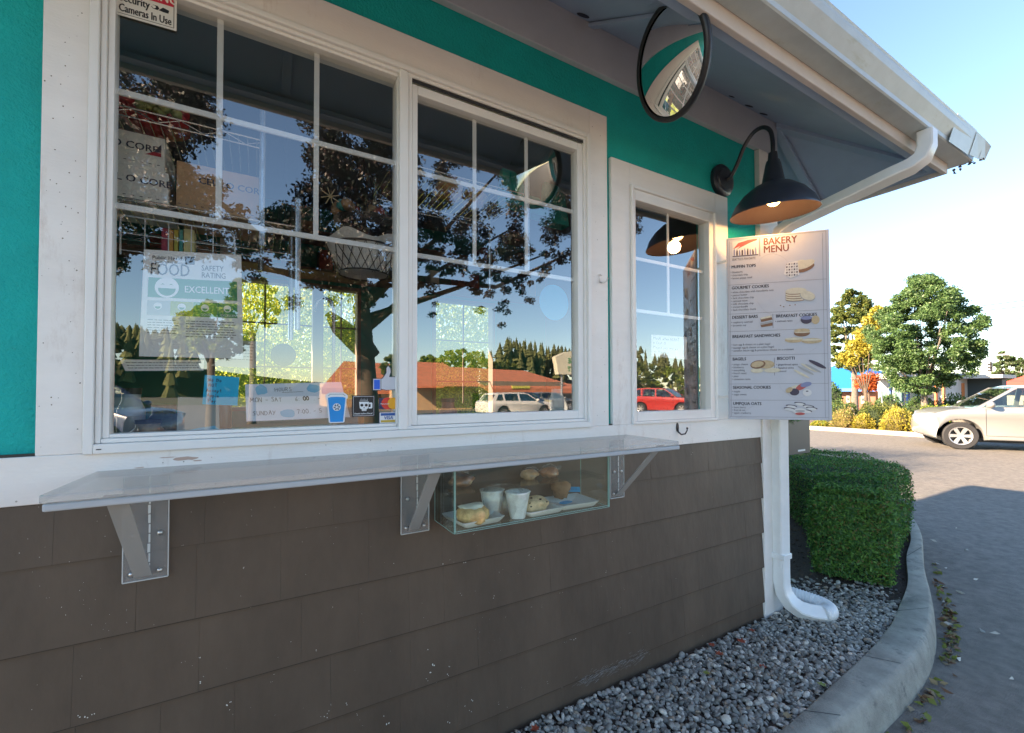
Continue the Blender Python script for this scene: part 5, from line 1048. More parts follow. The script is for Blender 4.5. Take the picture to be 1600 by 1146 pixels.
carton('brown kraft carton on the wire shelf right of the white cartons', W(275, 320, yb)[0], W(408, 330, yb)[0], ztop, ztop+.155, yb, .24, M_kraft, 'CELL O CORE', W(310, 280, yb)[0], ztop+.095, .030)
rb = thing('red_mesh_bag', 'red mesh bag of snacks lying on the highest wire shelf', 'bag', (-.4, .3, z1)); cxr = W(235, 135, .28)[0]
q = MB(); q.blob((cxr, .30, z1+.052), (.115, .10, .050), seed=4, amp=.2, sub=3); q.build('mesh', mat('red_bag', (.45, .02, .03), .4, var=.4, scale=30), rb, smooth=True)
q = MB()
for k in range(7): q.blob((cxr-.01+k*.015, .200+.01*(k % 2), z1+.03+.012*(k % 3)), (.018, .012, .016), seed=k, amp=.2)
q.build('snack_packs', mat('snack_green', (.25, .27, .08), .5, var=.4, scale=50), rb, smooth=True)
# hanging black wire basket with coffee filters
bx, bz = W(568, 392, .42); bk = thing('wire_basket', 'black wire basket lined with white paper hanging in the big window', 'basket', (bx, .42, bz)); q = MB()
rT, rB, hB = .150, .105, .105
q.tube([(bx+rT*math.cos(2*math.pi*k/32), .42+rT*math.sin(2*math.pi*k/32), bz) for k in range(33)], .004, 6); q.tube([(bx+rB*math.cos(2*math.pi*k/32), .42+rB*math.sin(2*math.pi*k/32), bz-hB) for k in range(33)], .003, 6)
for k in range(22):
    for s_ in (-1, 1): a = 2*math.pi*k/22; b = a+s_*.42; q.tube([(bx+rT*math.cos(a), .42+rT*math.sin(a), bz), (bx+rB*math.cos(b), .42+rB*math.sin(b), bz-hB)], .0016, 4)
for k in range(3): a = 2*math.pi*k/3+.5; q.tube([(bx+rT*math.cos(a), .42+rT*math.sin(a), bz), (bx, .42, bz+.40)], .0018, 4)
q.build('wire_frame', M_wireb, bk)
q = MB(); q.lathe([(rB-.006, -hB+.004), (rT-.007, -.002), (rT+.01, .03)], (bx, .42, bz), n=44); q.v = [(x+.004*math.sin(7*math.atan2(y-.42, x-bx)), y, z+.016*math.sin(5*math.atan2(y-.42, x-bx)) if z > bz-.01 else z) for x, y, z in q.v]; q.build('paper_liner', mat('filter_paper', (.62, .60, .56), .8), bk, smooth=True)
b2x, b2z = W(560, 345, .42); b2 = thing('straw_basket', 'dark basket of straw stars and baubles hanging above the paper-lined basket', 'basket', (bx, .42, b2z)); q = MB(); q.lathe([(.05, -.07), (.12, -.045), (.14, 0)], (bx+.015, .42, b2z-.005), n=30); q.build('bowl', M_wireb, b2, smooth=True)
rs = random.Random(6); cols = [mat('bauble_red', (.30, .06, .05), .4), mat('bauble_tan', (.42, .27, .15), .6), mat('bauble_teal', (.03, .25, .24), .4), mat('straw', (.5, .42, .26), .7)]
for k in range(12):
    q = MB(); p = (bx-.10+.22*rs.random(), .34+.14*rs.random(), b2z+.01+.05*rs.random()); q.blob(p, (.020+.012*rs.random(),)*3, seed=k, amp=.15); q.build('bauble', cols[k % 3], b2, smooth=True)
for (dx, dz) in ((-.15, .03), (.13, -.01)):
    q = MB()
    for k in range(4): a = math.pi*k/4+.3; q.tube([(bx+dx-.035*math.cos(a), .30, b2z+dz-.035*math.sin(a)), (bx+dx+.035*math.cos(a), .30, b2z+dz+.035*math.sin(a))], .002, 4)
    q.build('straw_star', cols[3], b2)
# tan basket and teal bags on the right shelf
x_, z_ = W(738, 275, .42); tk = thing('kraft_parcels', 'tan paper-wrapped parcels on the wire shelf behind the sliding window', 'parcels', (x_, .4, z3)); 
for dx, s in ((-.13, 1.0), (.0, .85)): q = MB(); q.blob((x_+dx, .40, z3+.05*s), (.075*s, .06, .055*s), seed=int(9+s*10), amp=.25); q.build('parcel', mat('parcel_tan', (.42, .24, .12), .6, var=.3, scale=20), tk, smooth=True)
M_tb = mat('teal_bag', (.01, .30, .28), .4, var=.3, scale=12)
for k, (px, wd_, hh, lab) in enumerate(((802, .065, .17, 'flat teal paper bag standing at the left of the shelf group'), (838, .075, .10, 'bright teal bag with a folded top in front of the others'), (868, .075, .22, 'dark teal crumpled bag at the right end of the shelf'))):
    x_, _ = W(px, 270, .3+.05*k); o = thing('teal_bag', lab, 'bag', (x_, .3+.05*k, z3), 'teal bags in the sliding window'); q = MB()
    y = .28+.05*k; q.add([(x_-wd_, y, z3), (x_+wd_, y, z3), (x_+wd_, y+.07, z3), (x_-wd_, y+.07, z3), (x_-wd_*.9, y+.02, z3+hh), (x_+wd_*.2, y+.025, z3+hh*1.0), (x_+wd_*.95, y+.03, z3+hh*.8), (x_+wd_*.9, y+.05, z3+hh*.8), (x_-wd_*.9, y+.05, z3+hh)], [(0, 1, 6, 5, 4), (1, 2, 7, 6), (2, 3, 8, 7), (3, 0, 4, 8), (4, 5, 6, 7, 8)]); q.build('bag_body', M_tb, o)
# interior back shelving and clutter, darker
o = thing('back_shelf', 'dark shelving with boxes, bottles and rolls against the back wall', 'shelving', (1.2, 1.9, 0)); q = MB()
for z in (2.24, 2.52): q.box(-.9, 2.0, z, 2.5, 2.30, z+.02)
q.build('shelf_board', mat('shelf_wood', (.14, .09, .06), .7), o)
for k in range(26):
    q = MB(); x = -.85+k*.125; z = 2.26 if k % 3 else 2.54; h = rs.uniform(.07, .17); q.box(x, 2.05, z, x+rs.uniform(.06, .11), 2.2, z+h); q.build('packet', rs.choice([M_kraft, mat('pk_dark', (.06, .06, .07), .6), mat('pk_teal', (.02, .16, .15), .5), mat('pk_red', (.25, .04, .03), .6), M_box]), o)
ctr = thing('inner_counter', 'pale counter just inside the big window', 'counter', (.4, .4, 0)); q = MB(); q.box(-2.2, .125, 1.10, 2.5, .60, 1.135); q.build('worktop', mat('worktop', (.35, .34, .32), .35, var=.1, scale=10), ctr); q = MB(); q.box(-2.2, .15, .03, 2.5, .58, 1.0995); q.build('cabinet', mat('cabinet', (.12, .12, .12), .6), ctr)
zc_ = 1.135
def jar(px, lab, m, r, h, y=.25, lid=None, cat='jar', nm='jar'):
    x = W(px, 640, y)[0]; o = thing(nm, lab, cat, (x, y, zc_)); q = MB(); q.lathe([(1e-4, 0), (r, 0), (r*1.02, h*.05), (r*1.02, h*.75), (r*.7, h*.9), (r*.68, h)], (x, y, zc_), n=22); q.build('container', m, o, smooth=True, auto=50)
    q = MB(); q.lathe([(r*.75, h), (r*.75, h*1.1), (1e-4, h*1.1)], (x, y, zc_), n=20); q.build('lid', lid or M_dark, o)
jar(205, 'white squeeze bottle with a narrow neck inside at the left corner', mat('bottle_white', (.6, .62, .6), .4), .035, .20, .3)
jar(232, 'clear jar with tan contents at the left corner of the inner counter', mat('jar_tan', (.42, .30, .18), .3, var=.4, scale=40), .045, .11, .22)
jar(256, 'dark green tin behind the jars near the blue note', mat('tin_green', (.03, .07, .04), .4), .045, .15, .3)
jar(285, 'short silver canister left of the grey clipboard', mat('tin_silver', (.5, .5, .5), .3, metal=.6), .05, .12, .36)
jar(345, 'brown syrup bottle behind the blue note', mat('syrup', (.12, .05, .02), .2), .035, .24, .42)
jar(545, 'black coffee tin behind the blue cup sticker', M_black, .06, .16, .45)
jar(700, 'clear jar of straws behind the sliding window', mat('jar_straw', (.3, .12, .08), .4, var=.5, scale=50), .04, .16, .3)
jar(870, 'white paper cup stack behind the sliding window', M_box, .04, .22, .4)
cbx = W(310, 640, .10)[0]
def sheet_thing(nm, lab, cat, corners, Y, m, group=None, dy=.0012):
    """flat sheet on the glass; corners TL, TR, BR, BL in photo pixels"""
    P = [W(px, py, Y) for px, py in corners]; xs = [p[0] for p in P]; o = thing(nm, lab, cat, (sum(xs)/4, Y, P[2][1]), group)
    q = MB(); q.prism(P, lambda u, v, t: (u, Y+t, v), 0, dy); q.build('sheet', m, o)
    TL, TR, BR, BL = [Vector(p) for p in P]
    def f(u, v, t=0):   # u across 0..1, v down 0..1
        a = TL.lerp(TR, u); b = BL.lerp(BR, u); c = a.lerp(b, v); return (c.x, Y-.0006-t, c.y)
    return o, f
def fmap(f, w, h): return lambda u, v, t: f(u/w, 1-v/h, t)      # u,v in metres from bottom left
IN = GY+.0022      # just inside the pane
OUTY = GY-.0022    # on the outside of the pane
M_tpap = mat('poster_paper', (.88, .88, .86), .7, trans=.25)
# food safety poster
o, f = sheet_thing('food_safety_notice', 'food safety rating notice with green smiley band taped inside the big window', 'notice', ((225, 390), (377, 399), (380, 561), (217, 557)), .048, M_tpap); w_, h_ = .225, .27; g_ = fmap(f, w_, h_)
q = MB(); q.flat([(.012, .150), (.213, .150), (.213, .200), (.012, .200)], g_, m=0); q.flat([(.012, .105), (.06, .105), (.06, .142), (.012, .142)], g_, m=1); q.flat([(.0605, .105), (.11, .105), (.11, .142), (.0605, .142)], g_, m=2); q.flat([(.1105, .105), (.165, .105), (.165, .142), (.1105, .142)], g_, m=3); q.flat([(.1655, .105), (.213, .105), (.213, .142), (.1655, .142)], g_, m=0)
q.build('rating_band', [mat('band_green', (.03, .22, .09), .6), mat('band_grey', (.4, .45, .45), .6), mat('band_lime', (.35, .42, .04), .6), mat('band_mid', (.12, .34, .06), .6)], o)
q = MB()
def disc(cx, cy, r, t, m=0, n=24, a0=0, a1=360): q.flat([(cx, cy)]*(0 if a1-a0 == 360 else 1)+[(cx+r*math.cos(R(a0+(a1-a0)*k/n)), cy+r*math.sin(R(a0+(a1-a0)*k/n))) for k in range(n+(0 if a1-a0 == 360 else 1))], lambda u, v, t_: g_(u, v, t), 0, m)
disc(.052, .176, .026, .0004); disc(.052, .174, .019, .0008, 1, a0=180, a1=360)
for cx in (.034, .085, .137, .189): disc(cx, .128, .009, .0004); disc(cx, .127, .006, .0008, 1, a0=180, a1=360)
for cx in (.043, .061): q.flat([(cx-.005, .182), (cx, .186), (cx+.005, .182), (cx, .184)], lambda u, v, t_: g_(u, v, .0008), 0, 1)
q.text('EXCELLENT', .024, lambda u, v, t: g_(u, v, .0005+t), x=.090, y=.166, bold=.01, sx=.82)
for cx, t_ in ((.066, 'OKAY'), (.124, 'GOOD'), (.170, 'EXCELLENT')): q.text(t_, .008, lambda u, v, t: g_(u, v, .0005), x=cx+.003, y=.108)
q.build('smiley_faces', [mat('pure_white', (.8, .8, .8), .6), MATS['band_green']], o)
q = MB(); q.text('Public Health', .013, lambda u, v, t: g_(u, v, .0005), x=.018, y=.247); q.text('Seattle & King County', .007, lambda u, v, t: g_(u, v, .0005), x=.024, y=.238); q.flat([(.090, .238), (.112, .238), (.112, .258), (.090, .258)], g_)
q.text('FOOD', .044, lambda u, v, t: g_(u, v, .0005), x=.014, y=.207, sx=.70, bold=-.012); q.text('SAFETY', .020, lambda u, v, t: g_(u, v, .0005), x=.128, y=.224, sx=.80); q.text('RATING', .020, lambda u, v, t: g_(u, v, .0005), x=.128, y=.206, sx=.80)
rt = random.Random(31)
def lines(mb, g, x0, x1, y, dy, n, h=.0016, seed=1):
    r = random.Random(seed)
    for k in range(n):
        x = x0
        while x < x1-r.uniform(0, .012): L = min(r.uniform(.004, .013), x1-x); mb.flat([(x, y-k*dy), (x+L, y-k*dy), (x+L, y-k*dy+h), (x, y-k*dy+h)], g); x += L+.002
lines(q, g_, .014, .080, .092, .0065, 6); lines(q, g_, .095, .21, .092, .0065, 7, seed=3); q.build('lettering', mat('ink_grey', (.05, .055, .06), .7), o)
o, f = sheet_thing('notice_sheet', 'curled white notice lying behind the glass below the food safety notice', 'notice', ((187, 562), (319, 563), (318, 579), (196, 580)), .075, M_tpap); q = MB(); lines(q, fmap(f, .2, .03), .01, .19, .021, .007, 3, seed=5); q.build('print', MATS['ink_grey'], o)
o, f = sheet_thing('notice_sheet', 'grey printed sheet peeking out behind the food safety notice on its right', 'notice', ((375, 532), (402, 534), (400, 576), (330, 572)), .085, mat('dull_paper', (.42, .42, .36), .8)); q = MB(); lines(q, fmap(f, .1, .07), .01, .09, .06, .008, 6, seed=6); q.build('print', MATS['ink_grey'], o)
o, f = sheet_thing('clipboard', 'pale grey plastic clipboard leaning behind the blue note', 'clipboard', ((278, 620), (342, 624), (343, 672), (276, 674)), .10, mat('clip_grey', (.32, .36, .34), .3)); q = MB(); q.flat([(.2, .0), (1, .0), (.9, .14), (.5, .08)], lambda u, v, t: f(u, 1-v, .0006)); q.build('blue_corner', mat('sheet_blue', srgb(110, 190, 220), .6), o)
# wire caddy seen above the poster
cd = thing('wire_caddy', 'white wire rack with book spines inside the big window above the notice', 'rack', (-.2, .14, 1.6)); q = MB(); Yc = .115
c4 = [W(188, 336, Yc), W(366, 358, Yc), W(369, 398, Yc), W(188, 398, Yc)]
q.tube([(c4[3][0], Yc, c4[3][1]), (c4[0][0], Yc, c4[0][1]-.01), (c4[0][0]+.01, Yc, c4[0][1]), (c4[1][0]-.01, Yc, c4[0][1]), (c4[1][0], Yc, c4[0][1]-.01), (c4[2][0], Yc, c4[3][1]-.02)], .0024, 6)
for t in (.2, .4, .6, .8): x = c4[0][0]+(c4[1][0]-c4[0][0])*t; q.tube([(x, Yc, c4[0][1]), (x, Yc, c4[3][1]-.02)], .0016, 5)
for dz in (.05, .10): q.tube([(c4[0][0], Yc, c4[0][1]-dz), (c4[1][0], Yc, c4[0][1]-dz)], .0012, 5)
q.build('wire_frame', mat('white_wire', (.6, .62, .62), .4), cd)
for k, (pa, pb, c) in enumerate(((252, 262, (.30, .03, .06)), (263, 271, (.5, .25, .04)), (272, 279, (.42, .36, .05)), (280, 286, (.04, .25, .22)), (287, 304, (.50, .45, .20)))):
    xa, zb = W(pa, 388, .14); xb, zt = W(pb, 360, .14); o = thing('pamphlet', ('crimson', 'orange', 'yellow', 'teal', 'straw yellow')[k]+' pamphlet standing in the wire rack above the notice', 'pamphlet', (xa, .14, zb), 'pamphlets in the wire rack'); q = MB(); q.box(xa, .14, zb-.02, xb-.0005, .19, zt+(.005 if k == 0 else 0)); q.build('pages', mat('pamphlet_%d' % k, c, .6), o)
# hanging lamp rod / faucet-like hook in window
x, z = W(502, 478, .9); fc = thing('chrome_faucet', 'curved chrome faucet standing inside the big window', 'faucet', (x, .9, 1.135)); q = MB(); q.tube([(x+.06, .9, 1.14), (x+.06, .9, z-.02), (x+.045, .9, z+.03), (x+.01, .9, z+.045), (x-.02, .9, z+.02), (x-.03, .9, z-.03)], .009, 8); q.build('spout', M_wire, fc, smooth=True); q = MB(); q.box(x+.03, .87, 1.10, x+.09, .93, 1.15); q.build('base', M_wire, fc, bevel=.01)
x, z = W(443, 555, .34); dd = thing('round_tag', 'round dark tag hanging on a thread inside the big window', 'tag', (x, .34, z)); T = Matrix.Translation((x, .34, z)) @ Matrix.Rotation(R(90), 4, 'X'); q = MB(); q.lathe([(1e-4, .002), (.043, .002), (.043, -.002), (1e-4, -.002)], n=36, T=T); q.build('disc', mat('tag_green', (.03, .06, .055), .4, var=.3, scale=20), dd); q = MB(); q.tube([(x, .34, z+.043), (x, .34, z+.9)], .0008, 4); q.build('thread', M_dark, dd)
# handwritten signs on the glass
o, f = sheet_thing('sticky_note', 'bright blue sticky note with handwriting on the big window', 'note', ((320, 586), (374, 590), (371, 634), (316, 632)), IN+.004, mat('sticky_blue', (.0, .52, .85), .6, trans=.1)); g_ = fmap(f, .076, .076); q = MB()
for k, (t_, x_) in enumerate((('We Do', .008), ('NOT', .010), ('Accept', .006), ('Apple', .008), ('Pay', .012))): hand(q, t_, x_, .060-k*.0135, .0085, g_, .0011, seed=k+2)
q.build('handwriting', mat('ink_navy', (.01, .03, .12), .6), o)
o, f = sheet_thing('hours_sign', 'handwritten opening hours sheet taped low in the big window', 'sign', ((383, 601), (533, 597), (547, 652), (385, 659)), IN+.012, mat('hours_paper', (.80, .86, .95), .7, trans=.1)); w_, h_ = .30, .125; g_ = fmap(f, w_, h_)
q = MB(); rh = random.Random(4)
for cx, cy, rx, ry in ((.045, .105, .02, .02), (.205, .105, .022, .018), (.115, .022, .025, .018)): q.flat([(cx+rx*math.cos(a)*rh.uniform(.75, 1.1), cy+ry*math.sin(a)*rh.uniform(.7, 1)) for a in [2*math.pi*k/12 for k in range(12)]], lambda u, v, t: g_(u, v, .0002))
q.build('watercolour_spot', mat('spot_blue', srgb(140, 195, 225), .7), o); q = MB(); g2 = lambda u, v, t: g_(u, v, .0006)
hand(q, 'HOURS', .085, .098, .0135, g2, .0010, seed=3); q.flat([(.105, .0935), (.170, .0945), (.170, .0955), (.105, .0945)], g2)
hand(q, 'MON - SAT', .012, .064, .014, g2, .0012, seed=5); hand(q, '6:', .142, .063, .014, g2, .0012, seed=6); hand(q, '00', .166, .065, .0135, g2, .0030, seed=7); hand(q, '. -', .198, .063, .014, g2, .0013, seed=8)
hand(q, 'SUNDAY', .018, .020, .014, g2, .0012, seed=9); hand(q, '7:00. - 5', .142, .020, .014, g2, .0012, seed=10); q.build('handwriting', mat('ink_black', (.02, .022, .03), .6), o)
# cup sticker
def mapper(px0, py0, Y, sx=1):
    x0, z0 = W(px0, py0, Y); return lambda u, v, t: (x0+u, Y-t, z0+v)
cxp = W(526, 661, OUTY); o = thing('cup_sticker', 'sky blue takeaway cup sticker with white outline at the foot of the big window', 'sticker', (cxp[0], OUTY, cxp[1])); g_ = lambda u, v, t: (cxp[0]+u, OUTY-t, cxp[1]+v)
q = MB(); q.prism([(-.021, 0), (.021, 0), (.0245, .003), (.031, .078), (.0345, .082), (.0345, .090), (.029, .096), (.020, .1005), (-.020, .1005), (-.029, .096), (-.0345, .090), (-.0345, .082), (-.031, .078), (-.0245, .003)], g_, 0, .0004); q.build('outline', mat('sticker_white', (.75, .78, .80), .4), o)
q = MB(); q.flat([(-.020, .003), (.020, .003), (.0275, .083), (.018, .0855), (0, .0862), (-.018, .0855), (-.0275, .083)], lambda u, v, t: g_(u, v, .0007)); q.build('cup_print', mat('cup_blue', srgb(0, 140, 215), .4), o)
q = MB(); c0 = (0, .052)
def disc2(mb, cx, cy, r, g, t, m=0, n=24): mb.flat([(cx+r*math.cos(2*math.pi*k/n), cy+r*math.sin(2*math.pi*k/n)) for k in range(n)], lambda u, v, t_: g(u, v, t), 0, m)
disc2(q, 0, .052, .0125, g_, .0010, 0)
for k in range(6): a = math.pi/3*k; q.flat([(.003*math.cos(a-.3), .052+.003*math.sin(a-.3)), (.0105*math.cos(a-.2), .052+.0105*math.sin(a-.2)), (.0105*math.cos(a+.4), .052+.0105*math.sin(a+.4)), (.004*math.cos(a+.5), .052+.004*math.sin(a+.5))], lambda u, v, t: g_(u, v, .0013), 0, 1)
q.flat([(-.027, .090), (-.020, .0955), (.020, .0955), (.027, .090), (.026, .089), (.019, .0942), (-.019, .0942), (-.026, .089)], lambda u, v, t: g_(u, v, .0007), 0, 1)
q.build('emblem', [MATS['sticker_white'], mat('ink_bluegrey', (.08, .12, .18), .5)], o)
# skull sticker
ox, oz = W(550, 652, OUTY); xe, ze = W(586, 618, OUTY); w_, h_ = xe-ox, ze-oz; o = thing('skull_sticker', 'black square sticker with a white skull coffee mug between the cup and card stickers', 'sticker', (ox, OUTY, oz)); g_ = lambda u, v, t: (ox+u*w_, OUTY-t, oz+v*h_)
q = MB(); q.prism([(0, 0), (1, 0), (1, 1), (0, 1)], lambda u, v, t: g_(u, v, t), 0, .0004); q.build('square', M_black, o)
q = MB(); g2 = lambda u, v, t: g_(u, v, .0007)
q.flat([(.30, .70), (.33, .40), (.42, .34), (.42, .27), (.62, .27), (.62, .34), (.70, .40), (.73, .70)], g2)
q.flat([(.73, .66), (.86, .66), (.88, .62), (.88, .42), (.85, .38), (.72, .38), (.72, .44), (.80, .45), (.81, .58), (.73, .59)], g2)
for k in range(8): q.flat([(.34+k*.045, .73), (.355+k*.045, .73), (.35+k*.045+.01*math.sin(k), .86+.03*math.sin(k*2))], g2)
q.text('Death before Decaf', .095, lambda u, v, t: g_(u, v, .0008+t), x=.10, y=.12, bold=.03, sx=1.02)
for a in ((.06, .94, .94, .955), (.06, .045, .94, .06), (.05, .06, .06, .94), (.94, .06, .95, .94)): q.flat([(a[0], a[1]), (a[2], a[1]), (a[2], a[3]), (a[0], a[3])], lambda u, v, t: g_(u, v, .0006), 0, 0)
q.build('print', MATS['sticker_white'], o)
q = MB(); g3 = lambda u, v, t: g_(u, v, .0012); disc2(q, .42, .54, .065, g_, .0012); disc2(q, .61, .54, .065, g_, .0012); q.flat([(.49, .40), (.54, .40), (.515, .48)], g3)
for k in range(3): q.flat([(.46+k*.05, .27), (.468+k*.05, .27), (.468+k*.05, .34), (.46+k*.05, .34)], g3)
q.build('skull_holes', M_black, o)
# card stickers
for nm, lab, (pxa, pya, pxb, pyb) in (('card_sticker', 'payment card sticker with red and yellow circles above the blue and gold one', (592, 640, 626, 620)), ('card_sticker', 'payment card sticker with blue and gold bars in the bottom right corner', (592, 662.5, 626, 641.5))):
    ox, oz = W(pxa, pyb*0+max(pya, pyb), OUTY); ox2, oz2 = W(pxb, min(pya, pyb)+2, OUTY); w_, h_ = ox2-ox, oz2-oz
    o = thing(nm, lab, 'sticker', (ox, OUTY, oz)); g_ = (lambda ox, oz, w_, h_: lambda u, v, t: (ox+u*w_, OUTY-t, oz+v*h_))(ox, oz, w_, h_)
    q = MB(); q.prism([(0, 0), (1, 0), (1, 1), (0, 1)], g_, 0, .0004); q.build('backing', mat('card_navy', (.02, .03, .10), .4), o); q = MB()
    if 'circles' in lab:
        as_ = h_/w_
        for cx, m in ((.38, 0), (.66, 1)): q.flat([(cx+.27*math.cos(a), .52+.27/as_*math.sin(a)) for a in [2*math.pi*k/28 for k in range(28)]], lambda u, v, t: g_(u, v, .0007+.0003*m), 0, m)
        q.build('circle', [mat('mc_red', (.72, .05, .03), .5), mat('mc_yellow', (.85, .42, .02), .5)], o); q = MB(); q.text('MasterCard', .0068, lambda u, v, t: g_(u/w_, v/h_, .0016+t), x=.07*w_, y=.43*h_, bold=.02, sx=.9); q.build('lettering', MATS['sticker_white'], o)
    else:
        q.flat([(.03, .04), (.97, .04), (.97, .96), (.03, .96)], lambda u, v, t: g_(u, v, .0006), 0, 0); q.flat([(.08, .68), (.92, .68), (.92, .90), (.08, .90)], lambda u, v, t: g_(u, v, .0009), 0, 1); q.flat([(.08, .10), (.92, .10), (.92, .30), (.08, .30)], lambda u, v, t: g_(u, v, .0009), 0, 2)
        q.build('bars', [mat('pure_white', (.8, .8, .8), .5), mat('visa_blue', (.02, .10, .35), .5), mat('visa_gold', (.60, .40, .06), .5)], o); q = MB(); q.text('VISA', .0165, lambda u, v, t: g_((u+v*.2)/w_, v/h_, .0012+t), x=.18*w_, y=.36*h_, bold=.03, sx=.95); q.build('lettering', MATS['visa_blue'], o)
# thumbs up sticker
ox, oz = W(583, 611, OUTY); xe, _ = W(624, 605, OUTY); s = (xe-ox); o = thing('thumb_sticker', 'thumbs-up sticker with a blue cuff above the card stickers', 'sticker', (ox, OUTY, oz)); g_ = lambda u, v, t: (ox+u*s, OUTY-t, oz+v*s+.003)
TH = [(.30, .04), (.30, .42), (.36, .44), (.50, .66), (.50, .84), (.56, .92), (.64, .84), (.66, .70), (.60, .50), (.92, .50), (.97, .44), (.94, .38), (.97, .32), (.92, .26), (.94, .20), (.89, .14), (.90, .08), (.84, .02), (.50, .0)]
q = MB(); q.flat(inset(TH, -.022), g_, 0); q.flat([(-.02, -.02), (.31, -.02), (.31, .44), (-.02, .44)], g_); q.build('outline', mat('ink_brownish', (.06, .06, .09), .5), o)
q = MB(); q.flat(TH, lambda u, v, t: g_(u, v, .0005)); q.build('hand_print', mat('thumb_white', (.62, .64, .70), .5), o)
q = MB(); q.flat([(.0, .0), (.28, .0), (.28, .42), (.0, .42)], lambda u, v, t: g_(u, v, .0005), 0, 1); q.flat([(.03, .03), (.25, .03), (.25, .39), (.03, .39)], lambda u, v, t: g_(u, v, .0008), 0, 0); q.build('cuff_print', [mat('cuff_blue', srgb(40, 100, 215), .5), MATS['thumb_white']], o)
# round blue sticker in the sliding window
cx_, cz_ = W(866, 473, IN+.003); ab = thing('round_sticker', 'round translucent blue sticker in the sliding window', 'sticker', (cx_, IN, cz_)); q = MB(); q.flat([(cx_+.078*math.cos(2*math.pi*k/40), cz_+.078*math.sin(2*math.pi*k/40)) for k in range(40)], lambda u, v, t: (u, IN+.004, v)); q.build('disc', mat('round_blue', srgb(30, 160, 205), .5, trans=.4), ab)
# sign in the narrow window
o, f = sheet_thing('paper_note', 'white handwritten paper in the narrow right window', 'note', ((1018, 523), (1073, 527), (1073, 562), (1018, 557)), .06, M_tpap); q = MB(); gq = fmap(f, .2, .12)
for k in range(5): hand(q, ('PlouA wHen ACAHT', 'e Cept O', 'Please pay and wait', 'for the door', '')[k][:17], .01, .095-k*.024, .013, gq, .0012, seed=k+40)
q.build('handwriting', MATS['ink_grey'], o)
# security sign
o, f = sheet_thing('security_sign', 'white security cameras warning sign with red band at the top left window corner', 'sign', ((177, -26), (277, -14), (276, 50), (176, 22)), OUTY-.002, mat('sign_offwhite', (.72, .70, .64), .45))
Ps = [W(176, 22, OUTY), W(276, 50.5, OUTY)]; bx_, bz_ = Ps[0][0], Ps[0][1]; ws = Ps[1][0]-bx_; slope = (Ps[1][1]-bz_)/ws
g_ = lambda u, v, t: (bx_+u, OUTY-.0045-t, bz_+slope*u+v)
for c in list(o.children): bpy.data.objects.remove(c)
q = MB(); q.prism([(0, 0), (ws, 0), (ws, .13), (0, .13)], lambda u, v, t: g_(u, v, t-.0016), 0, .0012); q.build('plate', MATS['sign_offwhite'], o)
q = MB(); q.text('Security', .0305, g_, x=.013, y=.041, bold=.035, sx=.66); q.text('Cameras In Use', .0305, g_, x=.013, y=.012, bold=.035, sx=.58)
for a in ((.0055, .0055, ws-.0055, .0068), (.0055, .0055, .0068, .125), (ws-.0068, .0055, ws-.0055, .125)): q.flat([(a[0], a[1]), (a[2], a[1]), (a[2], a[3]), (a[0], a[3])], g_)
q.flat([(.098, .045), (.108, .043), (.120, .043), (.122, .052), (.108, .056)], g_); q.flat([(.082, .049), (.086, .045), (.096, .044), (.100, .050), (.096, .056), (.086, .056)], g_); q.build('lettering', M_black, o)
q = MB(); disc2(q, .088, .0505, .0042, g_, .0005); q.build('camera_icon', MATS['sign_offwhite'], o)
q = MB(); q.flat([(.008, .066), (ws-.007, .066), (ws-.007, .122), (.008, .122)], g_); q.build('red_band', mat('warn_red', (.55, .02, .05), .5), o); q = MB(); q.text('WARNING', .040, lambda u, v, t: g_(u, v, .0006+t), x=.012, y=.073, bold=.03, sx=.66); q.build('warning_word', MATS['sign_offwhite'], o)

# ================================================================== MENU BOARD
mA = Vector((2.195, -.064)); mB = Vector((2.523, -.411)); zb, zt = 1.1905, 2.168; mw = (mB-mA).length; mh = zt-zb; mu_ = (mB-mA)/mw; mnr = Vector((mu_.y, -mu_.x))
menu = thing('menu_board', 'white bakery menu board with pictures and prices-free lists hinged at the wall corner', 'menu board', (mA.x, mA.y, zb)); menu['label'] = 'white bakery menu board with food pictures, swung out from the wall under the lamp'
def gm(u, v, t=0): p = mA+mu_*u+mnr*(t); return (p.x, p.y, zb+v)
q = MB(); q.prism([(0, 0), (mw, 0), (mw, mh), (0, mh)], gm, -.012, 0); q.build('panel', mat('menu_white', (.50, .52, .58), .35, var=.04, scale=4), menu, bevel=.002)
M_mi = mat('menu_ink', (.025, .022, .035), .6); M_ml = mat('menu_line', (.17, .17, .21), .6)
# layout in photo pixels measured on the board: x 1137..1299, y 372..655 at the left edge
def V_(py): return mh*(655-py)/283.0
g1 = lambda u, v, t=0: gm(u, v, .0010+t)
q = MB()
def hline(v, u0=.006, u1=None): u1 = u1 or mw-.014; q.flat([(u0, v-.0007), (u1, v-.0007), (u1, v+.0007), (u0, v+.0007)], g1)
def vline(u, v0, v1, w_=.0007): q.flat([(u-w_, v0), (u+w_, v0), (u+w_, v1), (u-w_, v1)], g1)
rows = [446, 491.5, 519, 556.5, 600.5, 625.5]
for r0 in rows: hline(V_(r0))
vline(.0135, V_(651), V_(377)); vline(mw-.030, V_(651), V_(377)); vline(.006, V_(653), V_(374)); vline(mw-.0145, V_(653), V_(374)); hline(V_(374.6)); hline(V_(651), .006, mw-.016)
um = mw*.455; vline(um, V_(516), V_(494), .001); vline(um+.004, V_(588), V_(561), .001); vline(mw*.335, V_(404), V_(376), .0016)
q.build('ruled_line', M_ml, menu)
